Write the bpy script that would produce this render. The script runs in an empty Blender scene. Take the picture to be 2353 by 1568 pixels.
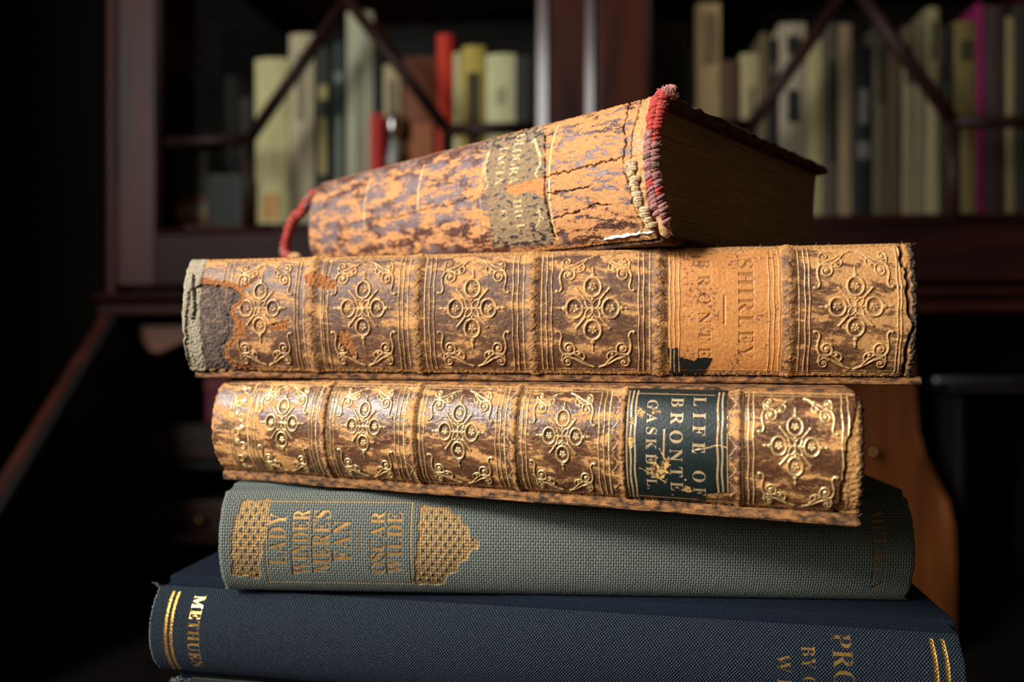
import bpy, bmesh, math, random
import numpy as np
from mathutils import Vector, Matrix

# ------------------------------------------------------------------ basics
FPX, CX, CY, CZ = 1701.0, 1176.5, 784.0, 1.05      # focal length in px (2353 wide frame), centre, camera height
scene = bpy.context.scene
COL = scene.collection
rng = random.Random(7)

def lin(h):
    """sRGB 0-255 triple -> linear"""
    return tuple((c / 255 / 12.92) if c / 255 <= 0.04045 else ((c / 255 + 0.055) / 1.055) ** 2.4 for c in h)

def P3(u, v, d):
    return np.array([(u - CX) / FPX * d, d, CZ + (CY - v) / FPX * d])

def sstep(a, b, x):
    t = np.clip((x - a) / (b - a), 0, 1)
    return t * t * (3 - 2 * t)

def _hash(ix, iy, seed):
    h = (ix.astype(np.uint32) * np.uint32(374761393)) ^ (iy.astype(np.uint32) * np.uint32(668265263)) ^ np.uint32((seed * 2246822519) & 0xFFFFFFFF)
    h = (h ^ (h >> np.uint32(13))) * np.uint32(1274126177)
    return h ^ (h >> np.uint32(16))

def gnoise(x, y, seed=0):
    xf, yf = np.floor(x), np.floor(y)
    ix, iy = xf.astype(np.int64), yf.astype(np.int64)
    fx, fy = x - xf, y - yf
    ux, uy = fx * fx * fx * (fx * (fx * 6 - 15) + 10), fy * fy * fy * (fy * (fy * 6 - 15) + 10)
    def g(dx, dy):
        a = _hash(ix + dx, iy + dy, seed).astype(np.float64) * (2 * math.pi / 4294967296.0)
        return np.cos(a) * (fx - dx) + np.sin(a) * (fy - dy)
    n0 = g(0, 0) * (1 - ux) + g(1, 0) * ux
    n1 = g(0, 1) * (1 - ux) + g(1, 1) * ux
    return (n0 * (1 - uy) + n1 * uy) * 1.5

def fbm(x, y, octv=4, seed=0, gain=0.5):
    s, a, t = 0, 1.0, 0
    for o in range(octv):
        s = s + a * gnoise(x * 2 ** o + 17.3 * o, y * 2 ** o - 9.1 * o, seed + o * 31)
        t += a
        a *= gain
    return s / t * 1.25

# ------------------------------------------------------------------ object helpers
def tag(o, label=None, cat=None, group=None, kind=None):
    if label: o['label'] = label
    if cat: o['category'] = cat
    if group: o['group'] = group
    if kind: o['kind'] = kind
    return o

def empty(name, loc, rz=0.0, label=None, cat=None, group=None):
    o = bpy.data.objects.new(name, None)
    COL.objects.link(o)
    o.location = loc
    o.rotation_euler = (0, 0, rz)
    o.empty_display_size = 0.02
    return tag(o, label, cat, group)

def link(name, me, mat=None, parent=None):
    o = bpy.data.objects.new(name, me)
    COL.objects.link(o)
    if mat: me.materials.append(mat)
    if parent is not None: o.parent = parent
    return o

def np_mesh(name, verts, quads, smooth=True):
    me = bpy.data.meshes.new(name)
    nv, nf = len(verts), len(quads)
    k = quads.shape[1]
    me.vertices.add(nv)
    me.vertices.foreach_set('co', np.ascontiguousarray(verts, dtype=np.float32).ravel())
    me.loops.add(nf * k)
    me.loops.foreach_set('vertex_index', np.ascontiguousarray(quads, dtype=np.int32).ravel())
    me.polygons.add(nf)
    me.polygons.foreach_set('loop_start', np.arange(0, nf * k, k, dtype=np.int32))
    if smooth: me.polygons.foreach_set('use_smooth', np.ones(nf, dtype=bool))
    me.update(calc_edges=True)
    return me

def bm_mesh(name, bm, smooth=False):
    bmesh.ops.recalc_face_normals(bm, faces=bm.faces[:])
    me = bpy.data.meshes.new(name)
    bm.to_mesh(me)
    bm.free()
    if smooth:
        for p in me.polygons: p.use_smooth = True
    return me

def bm_box(bm, lo, hi, bevel=0.0, seg=2):
    r = bmesh.ops.create_cube(bm, size=1.0)
    vs = r['verts']
    lo, hi = Vector(lo), Vector(hi)
    for v in vs:
        v.co = Vector([lo[i] + (v.co[i] + 0.5) * (hi[i] - lo[i]) for i in range(3)])
    if bevel > 0:
        es = list({e for v in vs for e in v.link_edges})
        bmesh.ops.bevel(bm, geom=es, offset=bevel, segments=seg, profile=0.5, affect='EDGES')

def bm_prism(bm, pts, axis, a, b, bevel=0.0):
    """extrude a 2-D outline between a and b along axis ('x','y','z')"""
    def mk(p, t):
        return {'x': (t, p[0], p[1]), 'y': (p[0], t, p[1]), 'z': (p[0], p[1], t)}[axis]
    v0 = [bm.verts.new(mk(p, a)) for p in pts]
    v1 = [bm.verts.new(mk(p, b)) for p in pts]
    n = len(pts)
    f = [bm.faces.new(v0[::-1]), bm.faces.new(v1)]
    for i in range(n):
        f.append(bm.faces.new((v0[i], v0[(i + 1) % n], v1[(i + 1) % n], v1[i])))
    if bevel > 0:
        es = list(f[0].edges) + list(f[1].edges)
        bmesh.ops.bevel(bm, geom=es, offset=bevel, segments=2, profile=0.5, affect='EDGES')

def bm_tube(bm, pts, rad, n=8, cap=True):
    pts = [Vector(p) for p in pts]
    rad = rad if hasattr(rad, '__len__') else [rad] * len(pts)
    rings, up = [], None
    for i, p in enumerate(pts):
        t = (pts[min(i + 1, len(pts) - 1)] - pts[max(i - 1, 0)])
        if t.length < 1e-12: t = Vector((0, 0, 1))
        t.normalize()
        if up is None:
            up = t.orthogonal().normalized()
        up = (up - t * up.dot(t))
        up = up.normalized() if up.length > 1e-9 else t.orthogonal().normalized()
        w = t.cross(up)
        rings.append([bm.verts.new(p + (up * math.cos(2 * math.pi * k / n) + w * math.sin(2 * math.pi * k / n)) * rad[i]) for k in range(n)])
    for a, b in zip(rings, rings[1:]):
        for k in range(n):
            bm.faces.new((a[k], a[(k + 1) % n], b[(k + 1) % n], b[k]))
    if cap and n > 2:
        bm.faces.new(rings[0][::-1]); bm.faces.new(rings[-1])

def catmull(pts, per=6):
    pts = [np.array(p, float) for p in pts]
    out = []
    for i in range(len(pts) - 1):
        p0, p1, p2, p3 = pts[max(i - 1, 0)], pts[i], pts[i + 1], pts[min(i + 2, len(pts) - 1)]
        for k in range(per):
            t = k / per
            out.append(0.5 * ((2 * p1) + (-p0 + p2) * t + (2 * p0 - 5 * p1 + 4 * p2 - p3) * t * t + (-p0 + 3 * p1 - 3 * p2 + p3) * t ** 3))
    out.append(pts[-1])
    return out

# ------------------------------------------------------------------ materials
def new_mat(name):
    m = bpy.data.materials.new(name)
    m.use_nodes = True
    n = m.node_tree.nodes
    n.clear()
    out = n.new('ShaderNodeOutputMaterial')
    return m, n, m.node_tree.links, out

def ramp(n, stops):
    r = n.new('ShaderNodeValToRGB')
    e = r.color_ramp.elements
    while len(e) < len(stops): e.new(0.5)
    for x, (p, c) in zip(e, stops):
        x.position = p
        x.color = (*c, 1)
    return r

def mathn(n, l, op, a, b=None, c=None):
    m = n.new('ShaderNodeMath')
    m.operation = op
    for i, x in enumerate((a, b, c)):
        if x is None: continue
        if isinstance(x, (int, float)): m.inputs[i].default_value = x
        else: l.new(x, m.inputs[i])
    return m.outputs[0]

def simple_mat(name, c1, c2, scale=(40, 40, 40), rough=0.5, rough2=None, bump=0.15, metal=0.0, coat=0.0, detail=6, dist=0.4, bscale=3.0, spec=0.5, wid=(0.35, 0.65)):
    """two-tone noise material in object coordinates"""
    m, n, l, out = new_mat(name)
    tc = n.new('ShaderNodeTexCoord'); mp = n.new('ShaderNodeMapping')
    mp.inputs['Scale'].default_value = scale
    l.new(tc.outputs['Object'], mp.inputs['Vector'])
    ns = n.new('ShaderNodeTexNoise')
    ns.inputs['Scale'].default_value = 1.0; ns.inputs['Detail'].default_value = detail; ns.inputs['Distortion'].default_value = dist
    l.new(mp.outputs[0], ns.inputs['Vector'])
    r = ramp(n, [(wid[0], c1), (wid[1], c2)])
    l.new(ns.outputs['Fac'], r.inputs[0])
    b = n.new('ShaderNodeBsdfPrincipled')
    l.new(r.outputs[0], b.inputs['Base Color'])
    b.inputs['Metallic'].default_value = metal
    b.inputs['Specular IOR Level'].default_value = spec
    b.inputs['Coat Weight'].default_value = coat
    b.inputs['Coat Roughness'].default_value = 0.15
    rr = mathn(n, l, 'MULTIPLY_ADD', ns.outputs['Fac'], (rough2 if rough2 is not None else rough) - rough, rough)
    l.new(rr, b.inputs['Roughness'])
    if bump > 0:
        nb = n.new('ShaderNodeTexNoise'); nb.inputs['Scale'].default_value = bscale; nb.inputs['Detail'].default_value = 5
        l.new(mp.outputs[0], nb.inputs['Vector'])
        bp = n.new('ShaderNodeBump'); bp.inputs['Strength'].default_value = bump; bp.inputs['Distance'].default_value = 0.001
        l.new(nb.outputs['Fac'], bp.inputs['Height']); l.new(bp.outputs[0], b.inputs['Normal'])
    l.new(b.outputs[0], out.inputs[0])
    return m

def relief_mat(name, grain=900.0, gstr=0.35, weave=None, coat=0.0):
    """material of a worked spine: colour, metal, roughness and fibre come from the mesh's own layers,
    with procedural grain; weave = (kind, pitch mm, thread colour, strength) adds cloth"""
    m, n, l, out = new_mat(name)
    a = n.new('ShaderNodeAttribute'); a.attribute_name = 'paint'
    s = n.new('ShaderNodeAttribute'); s.attribute_name = 'surf'
    sp = n.new('ShaderNodeSeparateColor'); l.new(s.outputs['Color'], sp.inputs[0])
    tc = n.new('ShaderNodeTexCoord')
    ns = n.new('ShaderNodeTexNoise'); ns.inputs['Scale'].default_value = grain; ns.inputs['Detail'].default_value = 5; ns.inputs['Roughness'].default_value = 0.65
    l.new(tc.outputs['Object'], ns.inputs['Vector'])
    ns2 = n.new('ShaderNodeTexNoise'); ns2.inputs['Scale'].default_value = grain * 3.1; ns2.inputs['Detail'].default_value = 3
    l.new(tc.outputs['Object'], ns2.inputs['Vector'])
    var = mathn(n, l, 'MULTIPLY_ADD', ns.outputs['Fac'], 0.9, 0.55)
    mul = n.new('ShaderNodeMix'); mul.data_type = 'RGBA'; mul.blend_type = 'MULTIPLY'; mul.inputs['Factor'].default_value = 1.0
    cmb = n.new('ShaderNodeCombineColor')
    for i in range(3): l.new(var, cmb.inputs[i])
    l.new(a.outputs['Color'], mul.inputs[6]); l.new(cmb.outputs[0], mul.inputs[7])
    b = n.new('ShaderNodeBsdfPrincipled')
    colour = mul.outputs[2]
    height = mathn(n, l, 'MULTIPLY', mathn(n, l, 'ADD', ns.outputs['Fac'], mathn(n, l, 'MULTIPLY', ns2.outputs['Fac'], 0.6)), sp.outputs['Blue'])
    if weave:
        kind, pu, pv, tcol, wstr = weave
        uv = n.new('ShaderNodeUVMap'); uv.uv_map = 'mm'
        nd = n.new('ShaderNodeTexNoise'); nd.inputs['Scale'].default_value = 0.55; nd.inputs['Detail'].default_value = 2
        l.new(uv.outputs[0], nd.inputs['Vector'])
        va = n.new('ShaderNodeVectorMath'); va.operation = 'SCALE'; va.inputs['Scale'].default_value = 0.35
        l.new(nd.outputs['Color'], va.inputs[0])
        vb = n.new('ShaderNodeVectorMath'); vb.operation = 'ADD'
        l.new(uv.outputs[0], vb.inputs[0]); l.new(va.outputs[0], vb.inputs[1])
        sx = n.new('ShaderNodeSeparateXYZ'); l.new(vb.outputs[0], sx.inputs[0])
        U, V = sx.outputs[0], sx.outputs[1]
        S = lambda x: mathn(n, l, 'SINE', x)
        if kind == 'plain':
            su = S(mathn(n, l, 'MULTIPLY', U, 2 * math.pi / pu)); sv = S(mathn(n, l, 'MULTIPLY', V, 2 * math.pi / pv))
            s2 = mathn(n, l, 'MULTIPLY', S(mathn(n, l, 'MULTIPLY', U, math.pi / pu)), S(mathn(n, l, 'MULTIPLY', V, math.pi / pv)))
            hgt = mathn(n, l, 'ADD', mathn(n, l, 'MULTIPLY_ADD', su, 0.30, 0.5), mathn(n, l, 'ADD', mathn(n, l, 'MULTIPLY', sv, 0.22), mathn(n, l, 'MULTIPLY', s2, 0.22)))
        else:
            d1 = mathn(n, l, 'ADD', mathn(n, l, 'MULTIPLY', U, 2 * math.pi / pu), mathn(n, l, 'MULTIPLY', V, 2 * math.pi / pv))
            d2 = mathn(n, l, 'SUBTRACT', mathn(n, l, 'MULTIPLY', U, 2 * math.pi / pu), mathn(n, l, 'MULTIPLY', V, 1.6 * math.pi / pv))
            hgt = mathn(n, l, 'MULTIPLY_ADD', mathn(n, l, 'ADD', S(d1), S(d2)), 0.25, 0.5)
        irr = mathn(n, l, 'MULTIPLY_ADD', ns.outputs['Fac'], 1.2, 0.4)
        hg = mathn(n, l, 'MULTIPLY', hgt, irr)
        keep = mathn(n, l, 'SUBTRACT', 1.0, mathn(n, l, 'MULTIPLY', sp.outputs['Red'], 0.85))
        cm = n.new('ShaderNodeMix'); cm.data_type = 'RGBA'
        f = mathn(n, l, 'MULTIPLY', mathn(n, l, 'POWER', mathn(n, l, 'MAXIMUM', hg, 0.0), 2.2 if kind == 'plain' else 3.4), keep)
        f.node.use_clamp = True
        l.new(f, cm.inputs['Factor']); l.new(colour, cm.inputs[6]); cm.inputs[7].default_value = (*tcol, 1)
        colour = cm.outputs[2]
        height = mathn(n, l, 'ADD', mathn(n, l, 'MULTIPLY', mathn(n, l, 'MULTIPLY', hg, keep), wstr), mathn(n, l, 'MULTIPLY', height, 0.4))
    l.new(colour, b.inputs['Base Color'])
    l.new(sp.outputs['Red'], b.inputs['Metallic'])
    l.new(sp.outputs['Green'], b.inputs['Roughness'])
    if coat: b.inputs['Coat Weight'].default_value = coat
    if weave: b.inputs['Specular IOR Level'].default_value = .14 if weave[0] != 'plain' else .3
    bp = n.new('ShaderNodeBump'); bp.inputs['Strength'].default_value = gstr; bp.inputs['Distance'].default_value = 0.0004
    l.new(height, bp.inputs['Height']); l.new(bp.outputs[0], b.inputs['Normal'])
    l.new(b.outputs[0], out.inputs[0])
    return m

# ------------------------------------------------------------------ glyphs (serif capitals of the built-in font stack)
_gl = {}
def glyph(ch, bold=0.0):
    key = (ch, bold)
    if key in _gl: return _gl[key]
    c = bpy.data.curves.new('glyph', 'FONT')
    c.body = chr(0x1D400 + ord(ch) - 65) if 'A' <= ch <= 'Z' else ch
    c.offset = bold
    c.resolution_u = 4
    o = bpy.data.objects.new('glyph', c)
    COL.objects.link(o)
    dg = bpy.context.evaluated_depsgraph_get()
    ev = o.evaluated_get(dg)
    me = ev.to_mesh()
    me.calc_loop_triangles()
    vs = np.array([v.co[:2] for v in me.vertices]).reshape(-1, 2)
    tr = np.array([t.vertices[:] for t in me.loop_triangles], dtype=int).reshape(-1, 3)
    ev.to_mesh_clear()
    bpy.data.objects.remove(o)
    bpy.data.curves.remove(c)
    _gl[key] = (vs, tr)
    return vs, tr

# ------------------------------------------------------------------ the spine: a worked relief over a curved back
class Spine:
    """local frame of the book: x along the spine (left to right), y into the book, z up from its underside.
    U (mm) runs along the spine, V (mm) over the back from its top edge down."""
    def __init__(s, dl, ul, dr, ur, zb, zt, bulge, A, cell, z_lo=0.0, z_hi=0.0, taper=0.0):
        s.PL, s.PR = P3(ul, CY, dl)[:2], P3(ur, CY, dr)[:2]
        d = s.PR - s.PL
        s.Lm = float(np.linalg.norm(d)); s.L = s.Lm * 1000
        s.yaw = math.atan2(d[1], d[0])
        s.zb, s.zt = CZ + zb, CZ + zt
        s.th = zt - zb
        s.loc = Vector(((s.PL[0] + s.PR[0]) / 2, (s.PL[1] + s.PR[1]) / 2, s.zb))
        s.M = Matrix.Translation(s.loc) @ Matrix.Rotation(s.yaw, 4, 'Z')
        s.Mi = s.M.inverted()
        s.bulge, s.A = bulge, A
        s.z0, s.z1 = z_lo, s.th - z_hi                      # the back's lower and upper edge
        a = np.linspace(A, -A, 401)
        z, f = s._prof(a)
        arc = np.concatenate([[0], np.cumsum(np.hypot(np.diff(z), np.diff(f)))]) * 1000
        s._a, s._arc, s.W = a, arc, arc[-1]
        s.NU, s.NV = int(s.L / cell) + 1, int(s.W / cell) + 1
        s.cell = cell
        s.u1, s.v1 = np.linspace(0, s.L, s.NU), np.linspace(0, s.W, s.NV)
        s.U, s.V = np.meshgrid(s.u1, s.v1)
        z = np.zeros_like(s.U)
        s.H, s.O, s.G = z.copy(), z.copy(), z.copy()        # height mm, tooling height mm, gilt mask
        s.rough, s.fib = z + 0.7, z + 0.5
        s.col = np.zeros(s.U.shape + (3,))
        s.coat = None
        # projected grid for reading positions off the photograph
        gu, gv = np.meshgrid(np.linspace(0, s.L, 160), np.linspace(0, s.W, 60))
        s._gu, s._gv = gu.ravel(), gv.ravel()
        s._gp = s.px(s._gu, s._gv)

    def _prof(s, a):
        zc, hh = (s.z0 + s.z1) / 2, (s.z1 - s.z0) / 2
        return zc + hh * np.sin(a) / math.sin(s.A), s.bulge * (np.cos(a) - math.cos(s.A)) / (1 - math.cos(s.A))

    def surf(s, U, V):
        a = np.interp(V, s._arc, s._a)
        z, f = s._prof(a)
        # outward normal in (f, z)
        da = 1e-3
        z2, f2 = s._prof(a + da)
        tz, tf = (z2 - z), (f2 - f)
        ln = np.hypot(tz, tf) + 1e-12
        nf, nz = tz / ln, -tf / ln
        return U / 1000 - s.Lm / 2, f, z, nf, nz

    def px(s, U, V):
        x, f, z, _, _ = s.surf(np.asarray(U, float), np.asarray(V, float))
        c, sn = math.cos(s.yaw), math.sin(s.yaw)
        X = s.loc.x + x * c + f * sn
        Y = s.loc.y + x * sn - f * c
        Z = s.loc.z + z
        return np.stack([CX + FPX * X / Y, CY - FPX * (Z - CZ) / Y], -1)

    def uv(s, u, v):
        """photo position -> (U, V) on this back"""
        d = (s._gp[:, 0] - u) ** 2 + (s._gp[:, 1] - v) ** 2
        k = int(np.argmin(d))
        U, V = s._gu[k], s._gv[k]
        for _ in range(6):
            p = s.px(U, V)
            pu = (s.px(U + .05, V) - p) / .05; pv = (s.px(U, V + .05) - p) / .05
            J = np.array([pu, pv]).T
            try: dx = np.linalg.solve(J, np.array([u, v]) - p)
            except np.linalg.LinAlgError: break
            U = U + np.clip(dx[0], -3, 3); V = float(np.clip(V + np.clip(dx[1], -3, 3), -0.5, s.W + .5))
        return float(U), float(V)

    def uvs(s, pts): return [s.uv(*p) for p in pts]

    def local(s, p): return np.array(s.Mi @ Vector(p))

    # -- drawing
    def _win(s, u0, u1, v0, v1):
        i0 = max(int((u0) / s.L * (s.NU - 1)), 0); i1 = min(int((u1) / s.L * (s.NU - 1)) + 2, s.NU)
        j0 = max(int((v0) / s.W * (s.NV - 1)), 0); j1 = min(int((v1) / s.W * (s.NV - 1)) + 2, s.NV)
        if i1 <= i0 or j1 <= j0: return None
        return slice(j0, j1), slice(i0, i1)

    def stroke(s, pts, w, h, g=1.0, w2=None):
        """round-topped raised (h>0) or sunk (h<0) line; w half width in mm"""
        n = len(pts) - 1
        for k in range(n):
            (x0, y0), (x1, y1) = pts[k], pts[k + 1]
            ww = w if w2 is None else w + (w2 - w) * (k + 0.5) / n
            r = ww + s.cell
            q = s._win(min(x0, x1) - r, max(x0, x1) + r, min(y0, y1) - r, max(y0, y1) + r)
            if q is None: continue
            U, V = s.U[q], s.V[q]
            dx, dy = x1 - x0, y1 - y0
            t = np.clip(((U - x0) * dx + (V - y0) * dy) / (dx * dx + dy * dy + 1e-12), 0, 1)
            d = np.hypot(U - x0 - t * dx, V - y0 - t * dy)
            p = np.sqrt(np.clip(1 - (d / ww) ** 2, 0, 1))
            if h >= 0: s.O[q] = np.maximum(s.O[q], h * p)
            else: s.O[q] = np.minimum(s.O[q], h * p)
            if g > 0: s.G[q] = np.maximum(s.G[q], g * np.clip((ww - d) / s.cell + 0.5, 0, 1))

    def disc(s, c, r, h, g=1.0):
        q = s._win(c[0] - r - .2, c[0] + r + .2, c[1] - r - .2, c[1] + r + .2)
        if q is None: return
        d = np.hypot(s.U[q] - c[0], s.V[q] - c[1])
        p = np.sqrt(np.clip(1 - (d / r) ** 2, 0, 1))
        s.O[q] = np.maximum(s.O[q], h * p) if h > 0 else np.minimum(s.O[q], h * p)
        s.G[q] = np.maximum(s.G[q], g * np.clip((r - d) / s.cell + 0.5, 0, 1))

    def ring(s, c, r, w, h, g=1.0, n=28, ry=None):
        ry = r if ry is None else ry
        s.stroke([(c[0] + r * math.cos(2 * math.pi * k / n), c[1] + ry * math.sin(2 * math.pi * k / n)) for k in range(n + 1)], w, h, g)

    def poly(s, pts, wob=0.0, wl=1.2, seed=3):
        """inside mask of a UV polygon with a ragged edge"""
        U, V = s.U, s.V
        if wob:
            U = U + wob * fbm(s.U / wl, s.V / wl, 4, seed); V = V + wob * fbm(s.U / wl + 40, s.V / wl, 4, seed + 5)
        ins = np.zeros(U.shape, bool)
        n = len(pts)
        for k in range(n):
            x0, y0 = pts[k]; x1, y1 = pts[(k + 1) % n]
            if y0 == y1: continue
            c = ((y0 > V) != (y1 > V)) & (U < (x1 - x0) * (V - y0) / (y1 - y0) + x0)
            ins ^= c
        return ins

    def text(s, body, pa, pb, cap, up, g=1.0, h=-0.08, bold=0.0, wfit=1.0, out=None, vec=None, fat=0.014):
        """letters from UV point pa to pb along the baseline, cap height in mm, up = +1/-1 : letter tops towards +U/-U"""
        pa, pb = np.array(pa, float), np.array(pb, float)
        ln = float(np.linalg.norm(pb - pa))
        ex = (pb - pa) / ln
        ey = np.array([-ex[1], ex[0]])
        if ey[0] * up < 0: ey = -ey
        sc = cap / 0.66
        G = []
        nat = sum((np.ptp(glyph('E' if c == '\u00cb' else c, bold)[0][:, 0]) if c != ' ' else .3) for c in body) * sc
        wfit = min(wfit, .90 * ln / nat)
        for ch in body:
            if ch == ' ': G.append((None, None, 0.25 * sc)); continue
            vs, tr = glyph(ch if ch != '\u00cb' else 'E', bold)
            lo, hi = vs[:, 0].min(), vs[:, 0].max()
            G.append(((vs - [lo, 0]) * sc * [wfit, 1], tr, (hi - lo) * sc * wfit))
        tot = sum(x[2] for x in G)
        gap = (ln - tot) / max(len(G) - 1, 1)
        x = 0.0
        for ch, (vs, tr, w) in zip(body, G):
            if vs is not None:
                if vec is None: s._glyph(vs + [x, 0], tr, pa, ex, ey, g, h, out)
                else:
                    vec.append((np.array([pa + ex * (p[0] + x) + ey * p[1] for p in vs]), tr))
                    v2, t2 = glyph(ch if ch != '\u00cb' else 'E', bold + fat)
                    s._glyph((v2 - [v2[:, 0].min() + fat, 0]) * sc * [wfit, 1] + [x, 0], t2, pa, ex, ey, 0, h, out)
                if ch == '\u00cb':
                    for q in (0.28, 0.72):
                        s.disc(pa + ex * (x + w * q) + ey * cap * 1.22, cap * 0.09, h if h > 0 else 0.02, g)
            x += w + gap

    def _glyph(s, vs, tr, pa, ex, ey, g, h, out):
        W = np.array([pa + ex * p[0] + ey * p[1] for p in vs])
        q = s._win(W[:, 0].min() - .2, W[:, 0].max() + .2, W[:, 1].min() - .2, W[:, 1].max() + .2)
        if q is None: return
        cov = np.zeros(s.U[q].shape)
        k = 3
        for a in range(k):
            for b in range(k):
                U = s.U[q] + ((a + .5) / k - .5) * s.cell; V = s.V[q] + ((b + .5) / k - .5) * s.cell
                x = (U - pa[0]) * ex[0] + (V - pa[1]) * ex[1]; y = (U - pa[0]) * ey[0] + (V - pa[1]) * ey[1]
                ins = np.zeros(U.shape, bool)
                for t in tr:
                    (x0, y0), (x1, y1), (x2, y2) = vs[t]
                    d0 = (x1 - x0) * (y - y0) - (y1 - y0) * (x - x0)
                    d1 = (x2 - x1) * (y - y1) - (y2 - y1) * (x - x1)
                    d2 = (x0 - x2) * (y - y2) - (y0 - y2) * (x - x2)
                    ins |= ((d0 >= 0) & (d1 >= 0) & (d2 >= 0)) | ((d0 <= 0) & (d1 <= 0) & (d2 <= 0))
                cov += ins
        cov /= k * k
        if h < 0: s.O[q] = np.minimum(s.O[q], h * cov)
        else: s.O[q] = np.maximum(s.O[q], h * cov)
        if g > 0: s.G[q] = np.maximum(s.G[q], g * cov)
        if out is not None: out[q] = np.maximum(out[q], cov)

    def at(s, A, U, V):
        """bilinear look-up of a field"""
        x = np.clip(np.asarray(U) / s.L * (s.NU - 1), 0, s.NU - 1.001); y = np.clip(np.asarray(V) / s.W * (s.NV - 1), 0, s.NV - 1.001)
        i, j = x.astype(int), y.astype(int); a, b = x - i, y - j
        return (A[j, i] * (1 - a) + A[j, i + 1] * a) * (1 - b) + (A[j + 1, i] * (1 - a) + A[j + 1, i + 1] * a) * b

    def lettering(s, name, mat, parent, vec, lift, extra=(), dots=()):
        """leaf-gold letters as thin sheets laid over the curved back"""
        bm = bmesh.new()
        for vs, tr in vec:
            bv = [bm.verts.new((p[0], p[1], 0)) for p in vs]
            for t in tr:
                try: bm.faces.new([bv[k] for k in t])
                except ValueError: pass
        for c, r in dots:
            ring = [bm.verts.new((c[0] + r * math.cos(q * .5236), c[1] + r * math.sin(q * .5236), 0)) for q in range(12)]
            bm.faces.new(ring)
        lo = min(v.co.y for v in bm.verts); hi = max(v.co.y for v in bm.verts)
        k = lo + .5
        while k < hi:
            bmesh.ops.bisect_plane(bm, geom=bm.verts[:] + bm.edges[:] + bm.faces[:], plane_co=(0, k, 0), plane_no=(0, 1, 0))
            k += .5
        UV = np.array([v.co[:2] for v in bm.verts])
        x, f, z, nf, nz = s.surf(UV[:, 0], UV[:, 1])
        h = (s.at(s.H + s.O, UV[:, 0], UV[:, 1]) + lift) / 1000
        for v, a, b, c in zip(bm.verts, x, -(f + nf * h), z + nz * h): v.co = (a, b, c)
        me = bpy.data.meshes.new(name); bm.to_mesh(me); bm.free()
        return link(name, me, mat, parent)

    # -- meshing
    def mesh(s, name, mat, parent, mask=None, lift=0.0, jag_l=None, jag_r=None, roll=1.2, wall=4.0, label=None):
        x, f, z, nf, nz = s.surf(s.U, s.V)
        x = x * 1.0
        for jag, sgn, dist in ((jag_l, 1, s.U), (jag_r, -1, s.L - s.U)):
            if jag is not None:
                x += sgn * jag[:, None] / 1000 * np.exp(-dist / 3.0)
        e = np.minimum(s.U, s.L - s.U)
        rl = np.where(e < roll, -(roll - np.sqrt(np.clip(roll ** 2 - (roll - e) ** 2, 0, None))), 0)
        h = (s.H + s.O + rl + lift) / 1000
        f, z = f + nf * h, z + nz * h
        P = np.stack([x, -f, z], -1)
        C = np.concatenate([s.col, np.ones(s.U.shape + (1,))], -1)
        S = np.stack([s.G, s.rough, s.fib, np.ones_like(s.G)], -1)
        uv = np.stack([s.U, s.V], -1)
        if mask is None and wall > 0:                        # close both ends inwards
            def capcol(k):
                c = P[:, k].copy(); c[:, 1] += wall / 1000
                zc = (s.z0 + s.z1) / 2
                c[:, 2] = zc + (c[:, 2] - zc) * 0.9
                return c
            P = np.concatenate([capcol(0)[:, None], P, capcol(-1)[:, None]], 1)
            C = np.concatenate([C[:, :1] * [.6, .55, .5, 1], C, C[:, -1:] * [.6, .55, .5, 1]], 1)
            S = np.concatenate([S[:, :1], S, S[:, -1:]], 1)
            uv = np.concatenate([uv[:, :1], uv, uv[:, -1:]], 1)
        nv, nu = P.shape[:2]
        idx = np.arange(nv * nu).reshape(nv, nu)
        Q = np.stack([idx[:-1, :-1], idx[1:, :-1], idx[1:, 1:], idx[:-1, 1:]], -1)
        if mask is not None:
            Q = Q[mask[:-1, :-1] & mask[1:, :-1] & mask[1:, 1:] & mask[:-1, 1:]]
        Q = Q.reshape(-1, 4)
        P, C, S, uv = P.reshape(-1, 3), C.reshape(-1, 4), S.reshape(-1, 4), uv.reshape(-1, 2)
        if mask is not None:
            used = np.unique(Q)
            re = np.zeros(len(P), int); re[used] = np.arange(len(used))
            Q, P, C, S, uv = re[Q], P[used], C[used], S[used], uv[used]
        me = np_mesh(name, P, Q)
        for nm, A in (('paint', C), ('surf', S)):
            at = me.attributes.new(nm, 'FLOAT_COLOR', 'POINT')
            at.data.foreach_set('color', np.ascontiguousarray(A, dtype=np.float32).ravel())
        ul = me.uv_layers.new(name='mm')
        ul.data.foreach_set('uv', np.ascontiguousarray(uv[Q.ravel()], dtype=np.float32).ravel())
        o = link(name, me, mat, parent)
        if label: o['label'] = label
        return o

    def box(s, name, mat, parent, x0, x1, f0, f1, z0, z1, bevel=0.0006, rough=0.0, seg=2, cuts=0, seed=0):
        """board or slab in the book's frame; f = distance out of the book (front positive), all m"""
        bm = bmesh.new()
        bm_box(bm, (x0, -f0, z0), (x1, -f1, z1), bevel, seg)
        if rough > 0:
            bmesh.ops.subdivide_edges(bm, edges=[e for e in bm.edges if e.calc_length() > 0.01], cuts=cuts or 30, use_grid_fill=True)
            for v in bm.verts:
                p = np.array(v.co) * 1000
                v.co += Vector((rough * float(gnoise(np.array(p[1] / 3 + p[2]), np.array(p[0] / 3), seed)),
                                rough * float(gnoise(np.array(p[0] / 2.5), np.array(p[2] + 9), seed + 1)),
                                0.5 * rough * float(gnoise(np.array(p[0] / 4), np.array(p[1] / 4), seed + 2))))
        me = bm_mesh(name, bm, smooth=False)
        uvl = me.uv_layers.new(name='mm')
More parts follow.
